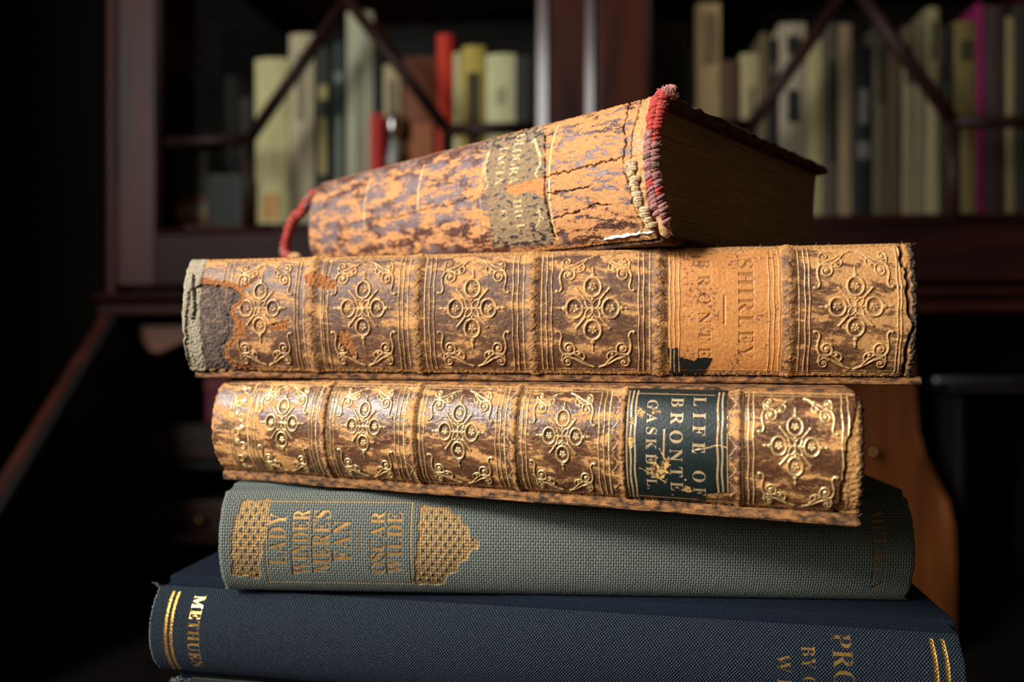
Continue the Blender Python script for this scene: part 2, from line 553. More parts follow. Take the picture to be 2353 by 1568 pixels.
        for lp in me.loops:
            c = me.vertices[lp.vertex_index].co
            uvl.data[lp.index].uv = (c.x * 1000 + 200, (c.y + c.z) * 1000 + 200)
        return link(name, me, mat, parent)

    def pages(s, name, mat, parent, x0, x1, f0, f1, z0, z1, concave=0.002, bulge=0.003, dz=None):
        pts = []
        N = 12
        for k in range(N + 1):                               # front (rounded towards the back)
            t = k / N
            pts.append((-(f0 + bulge * math.sin(math.pi * t)), z0 + (z1 - z0) * t))
        for k in range(N + 1):                               # fore edge, hollow
            t = 1 - k / N
            pts.append((-(f1 + concave * math.sin(math.pi * t)), z0 + (z1 - z0) * t))
        bm = bmesh.new()
        bm_prism(bm, pts, 'x', x0, x1)
        return link(name, bm_mesh(name, bm), mat, parent)
# ------------------------------------------------------------------ gilt tooling shared by the two calf volumes
def spiral(cx, cy, r0, r1, a0, turns, n=26):
    return [(cx + (r0 + (r1 - r0) * k / n) * math.cos(a0 + turns * 2 * math.pi * k / n),
             cy + (r0 + (r1 - r0) * k / n) * math.sin(a0 + turns * 2 * math.pi * k / n)) for k in range(n + 1)]

CORNER = [  # outlines in units of the corner's size, origin at the panel corner, x inwards, y inwards
    (catmull([(.06, 1.0), (.15, .98), (.2, .88), (.16, .72), (.15, .55), (.22, .40), (.36, .32), (.55, .25), (.8, .11), (1.02, .03)], 5), .034),
    (spiral(.38, .55, .22, .04, math.pi, 1.6), .03),
    (spiral(.33, .17, .15, .03, .6, 1.5), .028),
    (catmull([(.22, .40), (.2, .3), (.18, .2)], 4), .028),
    (catmull([(.3, .40), (.5, .40), (.68, .29), (.88, .08)], 5), .026),
    (catmull([(.5, .40), (.62, .47), (.76, .42), (.8, .32), (.74, .22)], 5), .024),
]
CDOT = [((.38, .55), .06), ((.33, .17), .045), ((.66, .40), .055), ((.07, .98), .05), ((.74, .24), .03)]

def corner(s, ox, oy, fx, fy, sx, sy, h):
    T = lambda p: (ox + fx * p[0] * sx, oy + fy * p[1] * sy)
    m = (sx + sy) / 2
    for pts, w in CORNER: s.stroke([T(p) for p in pts], w * m * .88, h)
    for c, r in CDOT: s.disc(T(c), r * m, h * 1.25)

def medallion(s, c, a, b, h):
    if not hasattr(s, 'dip'): s.dip = []
    # four ringed flowers about a quatrefoil, a/b = ring spacing along / across the back (mm)
    T = lambda x, y: (c[0] + x * a, c[1] + y * b)
    m = (a + b) / 2
    for dx, dy in ((1, 0), (-1, 0), (0, 1), (0, -1)):
        q = T(dx, dy)
        s.ring(q, .46 * a, .072 * m, h, ry=.46 * b)
        s.dip.append((q, .40 * a, .40 * b))
        for k in range(5):
            t = 2 * math.pi * k / 5 + .3
            s.disc((q[0] + .14 * m * math.cos(t), q[1] + .14 * m * math.sin(t)), .085 * m, h * .9)
        s.disc(q, .06 * m, h * .9)
        s.disc(T(dx * .42, dy * .42), .075 * m, h)
        s.disc(T(dx * 1.58, dy * 1.58), .13 * m, h * 1.2)
        s.stroke([T(dx * 1.58, dy * 1.58), T(dx * 1.98, dy * 1.98)], .06 * m, h * .8, w2=.03 * m)
        s.disc(T(dx * 1.86, dy * 1.86), .075 * m, h)
    for dx, dy in ((1, 1), (-1, 1), (1, -1), (-1, -1)):
        s.stroke([T(dx * .40, dy * .40), T(dx * .9, dy * .9)], .062 * m, h)
        s.disc(T(dx * .92, dy * .92), .09 * m, h)
        pet = [T(dx * (.2 + .2 * math.cos(t)) - dy * .11 * math.sin(t), dy * (.2 + .2 * math.cos(t)) + dx * .11 * math.sin(t)) for t in np.linspace(0, 2 * math.pi, 13)]
        s.stroke(pet, .045 * m, h * .8)
    s.stroke([T(.42, -.42), T(.3, 0), T(.42, .42)], .04 * m, h * .7)
    s.stroke([T(-.42, -.42), T(-.3, 0), T(-.42, .42)], .04 * m, h * .7)

def vline(s, U, w, h, g=1.0, v0=1.0, v1=None):
    v1 = s.W - 1.0 if v1 is None else v1
    n = 24
    s.stroke([(U + .10 * math.sin(k * .9 + U), v0 + (v1 - v0) * k / n) for k in range(n + 1)], w, h, g)

def beads(s, U, r, h, g=1.0, v0=1.0, v1=None):
    v1 = s.W - 1.0 if v1 is None else v1
    v = v0
    while v < v1:
        s.disc((U, v), r, h, g)
        v += r * 2.05

def chevrons(s, U, w, h, g=.8, dirn=1):
    v = 2.0
    while v < s.W - 3:
        s.stroke([(U - dirn * w, v), (U + dirn * w, v + 2.0), (U - dirn * w, v + 4.0)], .13, h, g)
        s.stroke([(U - dirn * w * .2, v + .6), (U + dirn * w * .5, v + 2.0), (U - dirn * w * .2, v + 3.4)], .1, h * .8, g * .7)
        s.disc((U - dirn * w * .6, v + 4.4), .2, h, g * .6)
        v += 5.0

def mix(a, b, t): return a * (1 - t[..., None]) + b * t[..., None]

def calf(s, seed, bias, wear_gilt=-.25, dark=((106, 68, 42), (70, 43, 28)), tan=((216, 162, 98), (178, 120, 64)), base_h=0.10, mid=(142, 98, 60), gl=.31):
    """glazed brown calf rubbed through to tan: colour, roughness and surface height"""
    U, V = s.U, s.V
    wx = .8 * fbm(U / 5, V / 4, 3, seed + 2)
    n = fbm(U / 10 + wx * .5, V / 3.4 + wx * .4, 5, seed, .55) + .28 * fbm(U / 1.6, V / .7, 4, seed + 7)
    q = n + bias
    worn = sstep(-.03, .07, q)
    fl = np.clip(fbm(U * 1.4, V * 1.4, 4, seed + 9), -1, 1) * .5 + .5
    grain = np.clip(gnoise(U * 4.5, V * 4.5, seed + 11) * .5 + .5, 0, 1)
    d = mix(np.array(lin(dark[0])), np.array(lin(dark[1])), fl)
    d = mix(d, np.array(lin(mid)) * np.ones_like(d), sstep(-.36, -.02, q) * .85)
    t = mix(np.array(lin(tan[0])), np.array(lin(tan[1])), np.clip(fl * 1.3 - .15 + .25 * (grain - .5), 0, 1))
    # fine rubbing inside the dark glaze
    speck = sstep(.62, .8, grain) * sstep(-.1, .4, fbm(U / 3, V / 2, 3, seed + 21)) * .45
    w = np.clip(worn + speck * (1 - worn), 0, 1)
    s.col[:] = mix(d, t, w)
    # hair cracks, tan in the glaze
    rd = np.abs(fbm(U / 9, V / 1.9 + .3 * wx, 4, seed + 33))
    ck = (1 - sstep(.006, .028, rd)) * sstep(-.25, .15, fbm(U / 9, V / 6, 2, seed + 35))
    s.col[:] = mix(s.col, np.array(lin((196, 146, 88))) * np.ones_like(s.col), ck * .8 * (1 - worn))
    s.H += -.05 * ck + base_h * (1 - w) * .5 + .05 * fbm(U * 1.1, V * 1.1, 4, seed + 40)
    s.rough[:] = gl * (1 - w) + .80 * w
    s.fib[:] = .25 * (1 - w) + .9 * w
    return worn

def fibre(s, mask, seed, c1, c2, amp=.25, rough=.95):
    """torn, suede-like leather where mask (0..1)"""
    U, V = s.U, s.V
    a = fbm(U * 1.3, V * 1.3, 5, seed) * .5 + .5
    b = np.clip(gnoise(U * 3.3, V * 3.3, seed + 3) * .5 + .5, 0, 1)
    c = mix(np.array(lin(c1)), np.array(lin(c2)), np.clip(a * .9 + b * .5 - .2, 0, 1))
    s.col[:] = mix(s.col, c, mask)
    s.H += mask * amp * (fbm(U * 1.2, V * 1.2, 5, seed + 5))
    s.rough[:] = s.rough * (1 - mask) + rough * mask
    s.fib[:] = s.fib * (1 - mask) + 1.3 * mask
    s.G *= (1 - mask)
    s.O *= (1 - mask * .85)

def gilt(s, seed, amount, c1=(226, 178, 104), c2=(246, 214, 150), metal=.6, rough=.36, keep=1.0):
    """put the gold on: tooling keeps its gilt where it is not rubbed off"""
    n = fbm(s.U / 2.2, s.V / 2.2, 4, seed)
    for c, ra, rb in getattr(s, 'dip', ()):
        q = s._win(c[0] - ra, c[0] + ra, c[1] - rb, c[1] + rb)
        if q is not None:
            d = np.hypot((s.U[q] - c[0]) / ra, (s.V[q] - c[1]) / rb)
            k = 1 - sstep(.8, 1.0, d)
            s.H[q] -= .12 * k
            s.col[q] = s.col[q] * (1 - .35 * k[..., None])
    g = s.G * sstep(-.25, .15, n + amount) * keep
    blind = s.G * .38
    s.col[:] = mix(s.col, np.array(lin((204, 152, 94))) * np.ones_like(s.col), blind)
    c = mix(np.array(lin(c1)), np.array(lin(c2)), np.clip(fbm(s.U, s.V, 3, seed + 4) * .5 + .5, 0, 1))
    s.col[:] = mix(s.col, c, g)
    s.rough[:] = s.rough * (1 - g) + rough * g
    s.fib[:] = s.fib * (1 - g * .8)
    s.G[:] = g * metal

def band(s, U0, w, hgt, seed, c1=(188, 132, 70), c2=(118, 76, 38), cover=.9):
    """raised cord under the leather, its crest rubbed to fibres"""
    x = s.U - U0 + .35 * fbm(s.V / 3, s.V * 0 + seed, 3, seed)
    s.H += hgt * np.exp(-(x / w) ** 2)
    m = np.exp(-(x / (w * 1.05)) ** 4) * sstep(-.5, -.1, fbm(s.U / 1.8, s.V / 1.6, 4, seed + 1) + cover - .9) * cover
    fibre(s, np.clip(m, 0, 1), seed + 2, c1, c2, .22)

def edges(s, seed, top=1.3, bot=1.3, c1=(210, 156, 92), c2=(146, 98, 52)):
    n = .5 * fbm(s.U / 2.5, s.V * 0, 4, seed)
    m = np.maximum(1 - sstep(top - .5, top + .3, s.V + n), 1 - sstep(bot - .5, bot + .3, s.W - s.V + n))
    fibre(s, m, seed + 2, c1, c2, .2)

def panel(s, uL, uR, mc, h=.32, ring=.19, csz=.40, mh=None):
    """corners and medallion between the inner rules uL and uR (mm)"""
    w = uR - uL
    v0, v1 = 2.0, s.W - 2.0
    sx = csz * w; sy = min(csz * w * 1.12, (v1 - v0) * .33)
    g = .6
    corner(s, uL + g, v0, 1, 1, sx, sy, h); corner(s, uR - g, v0, -1, 1, sx * .9, sy, h)
    corner(s, uL + g, v1, 1, -1, sx, sy, h); corner(s, uR - g, v1, -1, -1, sx * .95, sy, h)
    r = ring * w
    medallion(s, mc, r, r * (mh or 1.2), h)

def hem(s, h=.15):
    for v in (1.55, s.W - 1.55):
        s.stroke([(U, v) for U in np.linspace(3, s.L - 3, 60)], .1, h, .5)

# ------------------------------------------------------------------ materials used by the books
M_calf = relief_mat('rubbed_gilt_calf', 1400, .5)
M_mottled = relief_mat('mottled_calf', 1300, .55)
M_label = relief_mat('dark_green_label_leather', 1500, .4)
M_grey_cloth = relief_mat('grey_green_cloth', 2500, .9, ('plain', .66, .80, lin((160, 166, 152)), 1.0))
M_blue_cloth = relief_mat('navy_cloth', 2500, .8, ('twill', .80, .86, lin((88, 106, 122)), 1.0))

def gold_leaf(name, c, metal, scale, lost, rough=.34):
    """gold leaf with rubbed gaps"""
    m, n, l, out = new_mat(name)
    tc = n.new('ShaderNodeTexCoord'); ns = n.new('ShaderNodeTexNoise'); ns.inputs['Scale'].default_value = scale; ns.inputs['Detail'].default_value = 4
    l.new(tc.outputs['Object'], ns.inputs['Vector'])
    b = n.new('ShaderNodeBsdfPrincipled'); b.inputs['Metallic'].default_value = metal; b.inputs['Roughness'].default_value = rough
    r = ramp(n, [(.3, tuple(x * .62 for x in lin(c))), (.65, lin(c))]); l.new(ns.outputs['Fac'], r.inputs[0]); l.new(r.outputs[0], b.inputs['Base Color'])
    t = n.new('ShaderNodeBsdfTransparent'); mx = n.new('ShaderNodeMixShader')
    rr = ramp(n, [(lost - .02, (0, 0, 0)), (lost + .02, (1, 1, 1))]); l.new(ns.outputs['Fac'], rr.inputs[0])
    l.new(rr.outputs[0], mx.inputs[0]); l.new(t.outputs[0], mx.inputs[1]); l.new(b.outputs[0], mx.inputs[2]); l.new(mx.outputs[0], out.inputs[0])
    bp = n.new('ShaderNodeBump'); bp.inputs['Strength'].default_value = .25; bp.inputs['Distance'].default_value = .0003
    l.new(ns.outputs['Fac'], bp.inputs['Height']); l.new(bp.outputs[0], b.inputs['Normal'])
    return m

def fuzz(s, name, mat, parent, Vs, count, seed, ln=(.25, .75), u=(0.0, 1.0)):
    """loose leather fibres standing off a worn edge"""
    rr = random.Random(seed); bm = bmesh.new()
    for k in range(count):
        U = s.L * (u[0] + (u[1] - u[0]) * rr.random()); V = rr.choice(Vs) + rr.uniform(-.35, .35)
        V = min(max(V, .05), s.W - .05)
        x, f, z, nf, nz = (float(q) for q in s.surf(np.array(U), np.array(V)))
        h = float(s.at(s.H, U, V)) / 1000
        p = np.array((x, -(f + nf * h), z + nz * h)); d = np.array((rr.uniform(-.9, .9), -nf + rr.uniform(-.5, .5), nz + rr.uniform(-.3, .5)))
        L = rr.uniform(*ln) / 1000; c = np.array((rr.uniform(-1, 1), rr.uniform(-1, 1), rr.uniform(-1, 1))) * L * .5
        bm_tube(bm, [p + d * L * t + c * t * t for t in (0, .35, .7, 1)], [.00005, .00004, .00004, .00002], 3)
    o = link(name, bm_mesh(name, bm), mat, parent); o['kind'] = 'stuff'
    return o

def cloth_board_mat(name, base, thread, kind, pu, pv, k=1.0):
    m = relief_mat(name, 2500, .7, (kind, pu, pv, thread, 1.0))
    n = m.node_tree.nodes; l = m.node_tree.links
    for a in [x for x in n if x.type == 'ATTRIBUTE']:
        c = n.new('ShaderNodeRGB' if a.attribute_name == 'paint' else 'ShaderNodeCombineColor')
        if a.attribute_name == 'paint': c.outputs[0].default_value = (*base, 1)
        else:
            c.inputs[0].default_value = 0; c.inputs[1].default_value = .85; c.inputs[2].default_value = .5
        for lk in list(a.outputs['Color'].links): l.new(c.outputs[0], lk.to_socket)
        n.remove(a)
    return m

M_grey_board = cloth_board_mat('grey_green_cloth_board', lin((84, 92, 88)), lin((130, 140, 132)), 'plain', .66, .8)
M_blue_board = cloth_board_mat('navy_cloth_board', lin((9, 15, 26)), lin((50, 68, 88)), 'twill', .80, .86)
M_fuzz = simple_mat('leather_fibre', lin((150, 96, 48)), lin((220, 168, 106)), (300, 300, 300), .9, .95, 0)
M_board = simple_mat('worn_calf_board', lin((46, 29, 17)), lin((166, 112, 60)), (420, 350, 900), .8, .95, .4)
M_board_dark = simple_mat('dark_calf_board', lin((52, 34, 20)), lin((118, 76, 40)), (700, 250, 700), .8, .95, .4)
M_pages = simple_mat('browned_page_edges', lin((92, 66, 38)), lin((140, 108, 68)), (60, 60, 5200), .9, .95, .9, detail=3, dist=.15, bscale=1.0)
M_pages_pale = simple_mat('pale_page_edges', lin((150, 128, 92)), lin((200, 180, 140)), (60, 60, 5200), .9, .95, .7, detail=3, dist=.15, bscale=1.0)

# ------------------------------------------------------------------ Book: SHIRLEY
def book_shirley():
    s = Spine(.2135, 436, .1765, 2096, -.0106, .0237, .0042, math.radians(68), .12, z_lo=.0022, z_hi=.0004)
    root = empty('leather_book', s.loc, s.yaw, 'brown and tan gilt leather book with a bare tan title panel, under the topmost book', 'book')
    U, V, W = s.U, s.V, s.W
    ux = lambda px, v=715: s.uv(px, v)[0]
    # rubbed more towards the head (right) and along the upper edge
    bias = -.23 + .46 * sstep(ux(1835), ux(1990), U) * (1 - .55 * sstep(W * .5, W * .85, V)) + .14 * (1 - sstep(0, W * .38, V)) - .10 * sstep(W * .6, W, V)
    calf(s, 101, bias, gl=.52)
    # title panel: smooth pale calf where the label has come away
    t0, t1 = ux(1535), ux(1798)
    tp = sstep(t0 - .3, t0 + .3, U) * (1 - sstep(t1 - .3, t1 + .3, U))
    base = mix(np.array(lin((214, 146, 78))), np.array(lin((194, 124, 62))), fbm(U / 5, V / 5, 4, 55) * .5 + .5)
    pur = sstep(.12, .3, fbm(U / .8, V / .8, 4, 57)) * sstep(.05, .4, fbm(U / 6 + 1.3, V / 5, 3, 58) + .45 * np.exp(-((U - ux(1580)) / 4) ** 2) * (V < W * .58) + .2 * (1 - sstep(0, W * .2, V)))
    base = mix(base, np.array(lin((112, 60, 52))) * np.ones_like(base), pur * .8)
    s.col[:] = mix(s.col, base, tp)
    s.rough[:] = s.rough * (1 - tp) + .55 * tp
    s.fib[:] = s.fib * (1 - tp) + .22 * tp
    # rules
    RULES = [('b', 738), ('l', 743), ('l', 753), ('l', 677), ('l', 684.5), ('b', 698),
             ('b', 914.5 + 22.5), ('l', 916), ('l', 926), ('b', 976), ('l', 987), ('l', 997), ('l', 1178.5), ('l', 1190), ('b', 1203),
             ('b', 1245), ('l', 1256), ('l', 1268), ('l', 1468), ('l', 1479.5), ('b', 1493.5), ('b', 1837), ('l', 1851), ('l', 1861), ('l', 2064), ('l', 2072)]
    for k, p in RULES:
        if k == 'l': vline(s, ux(p), .165, .26)
        else: beads(s, ux(p), .235, .22)
    for p in (1540, 1550, 1561, 1767.5, 1779, 1792): vline(s, ux(p), .16, .16, .25)
    for p in (508, 518, 528): vline(s, ux(p), .16, .2, 1.0, 1.2, W * .30)
    PAN = [(530, 677, 597), (753, 916, 834), (997, 1178, 1085), (1268, 1468, 1362), (1861, 2064, 1967)]
    for a, b, c in PAN: panel(s, ux(a), ux(b), s.uv(c, 709 - (4 if c > 1900 else 0)), .34, ring=.208, csz=.44, mh=1.2)
    hem(s)
    # lettering struck without gold
    for body, b0, c0, y0, y1, cap in (('SHIRLEY', 1694, 1728, 597, 826, 1), ('BRONT\u00cb', 1603, 1630, 597, 822, 1)):
        pa, pb = s.uv(b0, y0), s.uv(b0, y1)
        uu = (pa[0] + pb[0]) / 2 + .2
        cap = abs(s.uv(c0, 715)[0] - s.uv(b0, 715)[0])
        m = np.zeros_like(U)
        s.text(body, (uu, pa[1]), (uu, pb[1]), cap, +1, 0, -.2, -.006, 1.0, out=m)
        s.col[:] = mix(s.col, s.col * .62, m)
    s.disc(s.uv(1699, 831), .28, -.2, 0)
    s.stroke([s.uv(1665, 680), s.uv(1665, 744)], .28, -.22, 0)
    gilt(s, 120, .08, (204, 154, 94), (228, 186, 128), .3, .45, .7)
    s.G *= 1 - .75 * tp
    # raised bands
    for k, p in enumerate((714, 957, 1224, 1514, 1815)):
        band(s, ux(p), 1.35, .55, 130 + 9 * k, (208, 152, 88), (134, 88, 46), .75)
        for q in range(16):
            r = random.Random(k * 50 + q)
            v = 2 + (W - 4) * q / 15
            x = ux(p) - 1.5 + .9 * r.random()
            dk = np.zeros_like(U)
            s.stroke([(x, v), (x + 1.2 + r.random(), v + (1.6 if q % 2 else -1.6))], .12, .16, .5)
    edges(s, 150, 1.25, 1.35)
    # torn tail end at the left: bare board, suede, orange rim
    z = lambda a, b: (a / 4.2018 + 420, b / 4.2018 + 570)
    dark = s.uvs([z(*p) for p in ((200, 345), (340, 362), (480, 382), (552, 440), (560, 500), (470, 560), (455, 640), (490, 720), (480, 860), (395, 960), (400, 1060), (500, 1165), (700, 1175), (700, 1240), (250, 1240), (60, 1150), (60, 400))])
    dk = s.poly(dark, .5, 1.6, 5).astype(float)
    rim = np.zeros_like(dk)
    for a, b in zip(dark[:12], dark[1:13]):
        dx, dy = b[0] - a[0], b[1] - a[1]
        t = np.clip(((U - a[0]) * dx + (V - a[1]) * dy) / (dx * dx + dy * dy), 0, 1)
        d = np.hypot(U - a[0] - t * dx, V - a[1] - t * dy) + .7 * fbm(U / 1.5, V / 1.5, 4, 9)
        rim = np.maximum(rim, 1 - sstep(1.0, 1.9, d))
    for P_ in (((552, 440), (770, 265), (700, 300), (520, 390)), ((820, 745), (1020, 690), (1010, 790), (860, 800)), ((470, 640), (600, 700), (610, 860), (480, 900)),
               ((1180, 260), (1290, 230), (1480, 330), (1480, 400), (1300, 380), (1190, 330)), ((1500, 800), (1600, 800), (1680, 1000), (1640, 1060), (1500, 900))):
        rim = np.maximum(rim, s.poly(s.uvs([z(*p) for p in P_]), .6, 1.2, 6).astype(float))
    fibre(s, rim, 160, (186, 118, 58), (120, 72, 34), .3)
    s.H -= .25 * rim
    fibre(s, dk, 170, (112, 92, 80), (62, 50, 46), .28)
    pat = sstep(.0, .35, fbm(U / 3, V / 1.6, 4, 172)) * dk
    s.col[:] = mix(s.col, np.array(lin((150, 122, 96))) * np.ones_like(s.col), pat * .45)
    s.H -= .55 * dk
    eL = ux(457) + .5 * fbm(V / 3, V * 0, 3, 77)
    pale = 1 - sstep(eL - .4, eL + .4, U)
    fibre(s, pale, 180, (184, 172, 146), (136, 122, 98), .14)
    s.H += .2 * pale
    crk = s.poly([s.uv(*z(*p)) for p in ((95, 250), (125, 270), (130, 600), (110, 700), (70, 690), (100, 600), (85, 420))], .3, .8, 8).astype(float)
    s.H -= 1.6 * crk
    s.col[:] = mix(s.col, np.array(lin((52, 38, 26))) * np.ones_like(s.col), crk)
    # cracked head end at the right
    cu = ux(2087) + .5 * fbm(V / 4, V * 0, 3, 78) + 1.4 * np.exp(-((V - W * .62) / 3) ** 2) - .9 * (V < W * .2)
    d = np.abs(U - cu)
    ck = 1 - sstep(.25, .6, d)
    s.H -= .9 * ck
    s.col[:] = mix(s.col, np.array(lin((46, 28, 14))) * np.ones_like(s.col), ck * .95)
    fibre(s, sstep(.3, .8, U - cu), 190, (214, 156, 84), (150, 100, 52), .3)
    fibre(s, sstep(s.L - 2.0, s.L - .9, U + .5 * fbm(V / 1.5, V * 0, 3, 79)), 195, (92, 74, 56), (44, 34, 26), .4)
    # the scrap of its green label
    y = lambda a, b: (a / 3.46 + 1480, b / 3.46 + 530)
    scrap = s.poly(s.uvs([y(*p) for p in ((182, 935), (270, 928), (284, 1005), (400, 1032), (430, 1008), (546, 1012), (482, 1146), (198, 1152))]), .25, .8, 11)
    rag_l = .7 * fbm(s.v1 / 3, s.v1 * 0, 4, 61) + .25
    rag_r = .5 * fbm(s.v1 / 2, s.v1 * 0, 4, 62)
    s.mesh('spine', M_calf, root, None, 0, rag_l, rag_r, roll=1.0)
    lab = Spine.__new__(Spine); lab.__dict__.update(s.__dict__)
    lab.col = np.ones_like(s.col) * np.array(lin((16, 24, 23))); lab.G = np.zeros_like(s.G); lab.O = np.zeros_like(s.O); lab.rough = s.rough * 0 + .45; lab.fib = s.fib * 0 + .4
    beads(lab, ux(1541), .2, .08); vline(lab, ux(1550), .12, .08); vline(lab, ux(1560.5), .12, .08)
    gilt(lab, 5, .1)
    lab.H = s.H * .6
    lab.mesh('title_label', M_label, root, scrap, .14, label='torn dark green scrap of the title label')
    fuzz(s, 'leather_fibres', M_fuzz, root, (.3, .7, W - .6, W - .3), 420, 31)
    # boards and leaves
    hx = s.Lm / 2
    s.box('cover', M_board, root, -hx + .001, hx + .0025, -.0006, -.122, 0, .0021, .0006, .0003, cuts=24, seed=3)
    s.box('cover', M_board, root, -hx + .002, hx + .0005, -.0012, -.122, s.th - .0021, s.th, .0006, .0003, cuts=24, seed=4)
    s.pages('page_block', M_pages, root, -hx + .004, hx - .004, -.0015, -.119, .0022, s.th - .0022)
    return s

# ------------------------------------------------------------------ Book: LIFE OF BRONTE
def book_bronte():
    s = Spine(.2165, 514, .160, 1982, -.0402, -.0108, .0058, math.radians(72), .11, z_lo=.0028, z_hi=.0006)
    root = empty('leather_book', s.loc, s.yaw, 'glossy brown gilt leather book with an intact dark green title label, on the grey-green book', 'book')
    U, V, W = s.U, s.V, s.W
    ux = lambda px, v=1000: s.uv(px, v)[0]
    bias = -.23 + .16 * (1 - sstep(ux(590), ux(700), U)) + .06 * np.sin(U / 7)
    calf(s, 201, bias, dark=((104, 66, 42), (66, 40, 28)), tan=((222, 166, 98), (182, 122, 64)))
    t0, t1 = ux(1437), ux(1676)
    R = [('l', 529), ('l', 535), ('b', 570), ('l', 578), ('l', 586), ('l', 710), ('l', 717), ('b', 726), ('b', 750), ('l', 759), ('l', 767),
         ('l', 907), ('l', 917), ('b', 928), ('b', 955), ('l', 964), ('l', 973), ('l', 1139), ('l', 1149), ('b', 1160), ('b', 1189), ('l', 1199), ('l', 1209),
         ('l', 1376), ('l', 1388), ('b', 1400), ('b', 1707), ('l', 1720), ('l', 1732), ('l', 1937), ('l', 1952)]
    for k, p in R:
        if k == 'l': vline(s, ux(p), .165, .24)
        else: beads(s, ux(p), .235, .22)
    for a, b, c, v in ((586, 710, 648, 972), (767, 907, 835, 980), (973, 1139, 1053, 993), (1209, 1376, 1293, 1003), (1732, 1937, 1828, 1027)):
        panel(s, ux(a), ux(b), s.uv(c, v), .34, ring=.185 if a > 600 else .2, csz=.42, mh=1.3)
    # foliage roll on the tail
    for k in range(7):
        v = 3 + (W - 6) * k / 6
        s.disc((ux(551) + (.8 if k % 2 else -.8), v), .95, .4)
        s.ring((ux(551) - (.8 if k % 2 else -.8), v + 1), .9, .2, .3)
    hem(s)
    for p, dr in ((739, 1), (937, 1), (1171, -1), (1415, 1), (1685, 1)): chevrons(s, ux(p), .75, .2, .42, dr)
    gilt(s, 220, .34, (220, 174, 108), (246, 212, 154), .6, .3)
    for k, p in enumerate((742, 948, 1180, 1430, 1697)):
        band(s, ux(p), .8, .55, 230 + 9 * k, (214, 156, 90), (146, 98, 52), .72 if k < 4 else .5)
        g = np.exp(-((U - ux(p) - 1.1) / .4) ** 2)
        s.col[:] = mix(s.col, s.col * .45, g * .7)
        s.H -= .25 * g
    edges(s, 250, 1.0, 1.5)
    # tail and head wear
    fibre(s, 1 - sstep(.6, 1.2, U + .6 * fbm(V / 2, V * 0, 3, 81)), 260, (206, 140, 80), (150, 88, 44), .3)
    x = lambda a, b: (a / 3.795 + 1400, b / 3.795 + 870)
    tear = s.poly(s.uvs([x(*p) for p in ((2128, 60), (2150, 200), (2120, 420), (2060, 560), (2050, 780), (2010, 960), (2000, 1090), (1900, 1190), (2400, 1190), (2400, 60))]), .35, 1.6, 12).astype(float)
    fibre(s, tear, 270, (212, 160, 92), (146, 98, 52), .35)
    s.H -= .7 * tear
    fibre(s, sstep(s.L - 1.4, s.L - .5, U + .4 * fbm(V / 1.5, V * 0, 3, 82)), 275, (84, 62, 46), (40, 30, 24), .3)
    s.mesh('spine', M_calf, root, None, 0, .6 * fbm(s.v1 / 2.2, s.v1 * 0, 4, 63), .5 * fbm(s.v1 / 2, s.v1 * 0, 4, 64), roll=1.6)
    fuzz(s, 'leather_fibres', M_fuzz, root, (W - .6, W - .2), 200, 32)
    # the label
    L = Spine.__new__(Spine); L.__dict__.update(s.__dict__)
    zz = np.zeros_like(U)
    L.O, L.G, L.H = zz.copy(), zz.copy(), s.H * .25
    L.col = mix(np.array(lin((14, 25, 23))), np.array(lin((26, 39, 35))), fbm(U / 3, V / 3, 3, 91) * .5 + .5)
    L.rough, L.fib = zz + .42, zz + .6
    for p, k in ((1440, 'b'), (1449, 'l'), (1459, 'l'), (1649, 'l'), (1659.5, 'l'), (1672, 'b')):
        (vline if k == 'l' else beads)(L, ux(p), .17, .06)
    L.stroke([(a, W - 2.0) for a in np.linspace(ux(1456), ux(1600), 20)], .14, .06)
    L.stroke([(a, 1.9) for a in np.linspace(ux(1456), ux(1640), 20)], .1, .06, .5)
    vec = []
    for body, b0, c0, y0, y1 in (('LIFE OF', 1591, 1619, 914, 1136), ('BRONT\u00cb', 1539, 1567, 915, 1126), ('GASKELL', 1484, 1507, 920, 1116)):
        pa, pb = s.uv(b0, y0), s.uv(b0, y1)
        uu = s.uv(b0, 1015)[0]
        L.text(body, (uu, pa[1]), (uu, pb[1]), abs(s.uv(c0, 1015)[0] - uu), +1, 0, -.05, -.002, vec=vec)
    e = s.uv(1574, 1112)[0]
    dots = [((s.uv(1574, 1015)[0], s.uv(1540, 1100)[1]), .26), ((s.uv(1574, 1015)[0], s.uv(1540, 1116)[1]), .26), (s.uv(1546, 1136), .25), (s.uv(1490, 1121), .22)]
    L.stroke([s.uv(1526.5, 988), s.uv(1525, 1052)], .17, .06)
    gilt(L, 7, .5, (226, 176, 122), (250, 214, 164), .55, .32)
    spots = zz.copy()
    for cx_, cy_, r in ((1470, 950, 1.1), (1506, 946, .8), (1512, 1082, 1.9), (1530, 1066, .9), (1452, 970, .7), (1449, 1015, .8), (1578, 1125, .8)):
        c = s.uv(cx_, cy_)
        spots = np.maximum(spots, 1 - sstep(-.1, .25, np.hypot((U - c[0]) * 1.2, V - c[1]) / r - 1 + 1.5 * fbm(U / 1.1, V / 1.1, 4, 93)))
    for P_ in (((1590, 1035), (1630, 1028), (1648, 1022), (1676, 1030)), ((1470, 1075), (1500, 1090), (1530, 1108)), ((1515, 1030), (1535, 1070), (1520, 1090))):
        m = zz.copy(); pts = s.uvs(P_)
        for a, b in zip(pts, pts[1:]):
            dx, dy = b[0] - a[0], b[1] - a[1]
            t = np.clip(((U - a[0]) * dx + (V - a[1]) * dy) / (dx * dx + dy * dy), 0, 1)
            m = np.maximum(m, 1 - sstep(.05, .22, np.hypot(U - a[0] - t * dx, V - a[1] - t * dy) + .5 * fbm(U / .9, V / .9, 3, 95) ** 2))
        spots = np.maximum(spots, m)
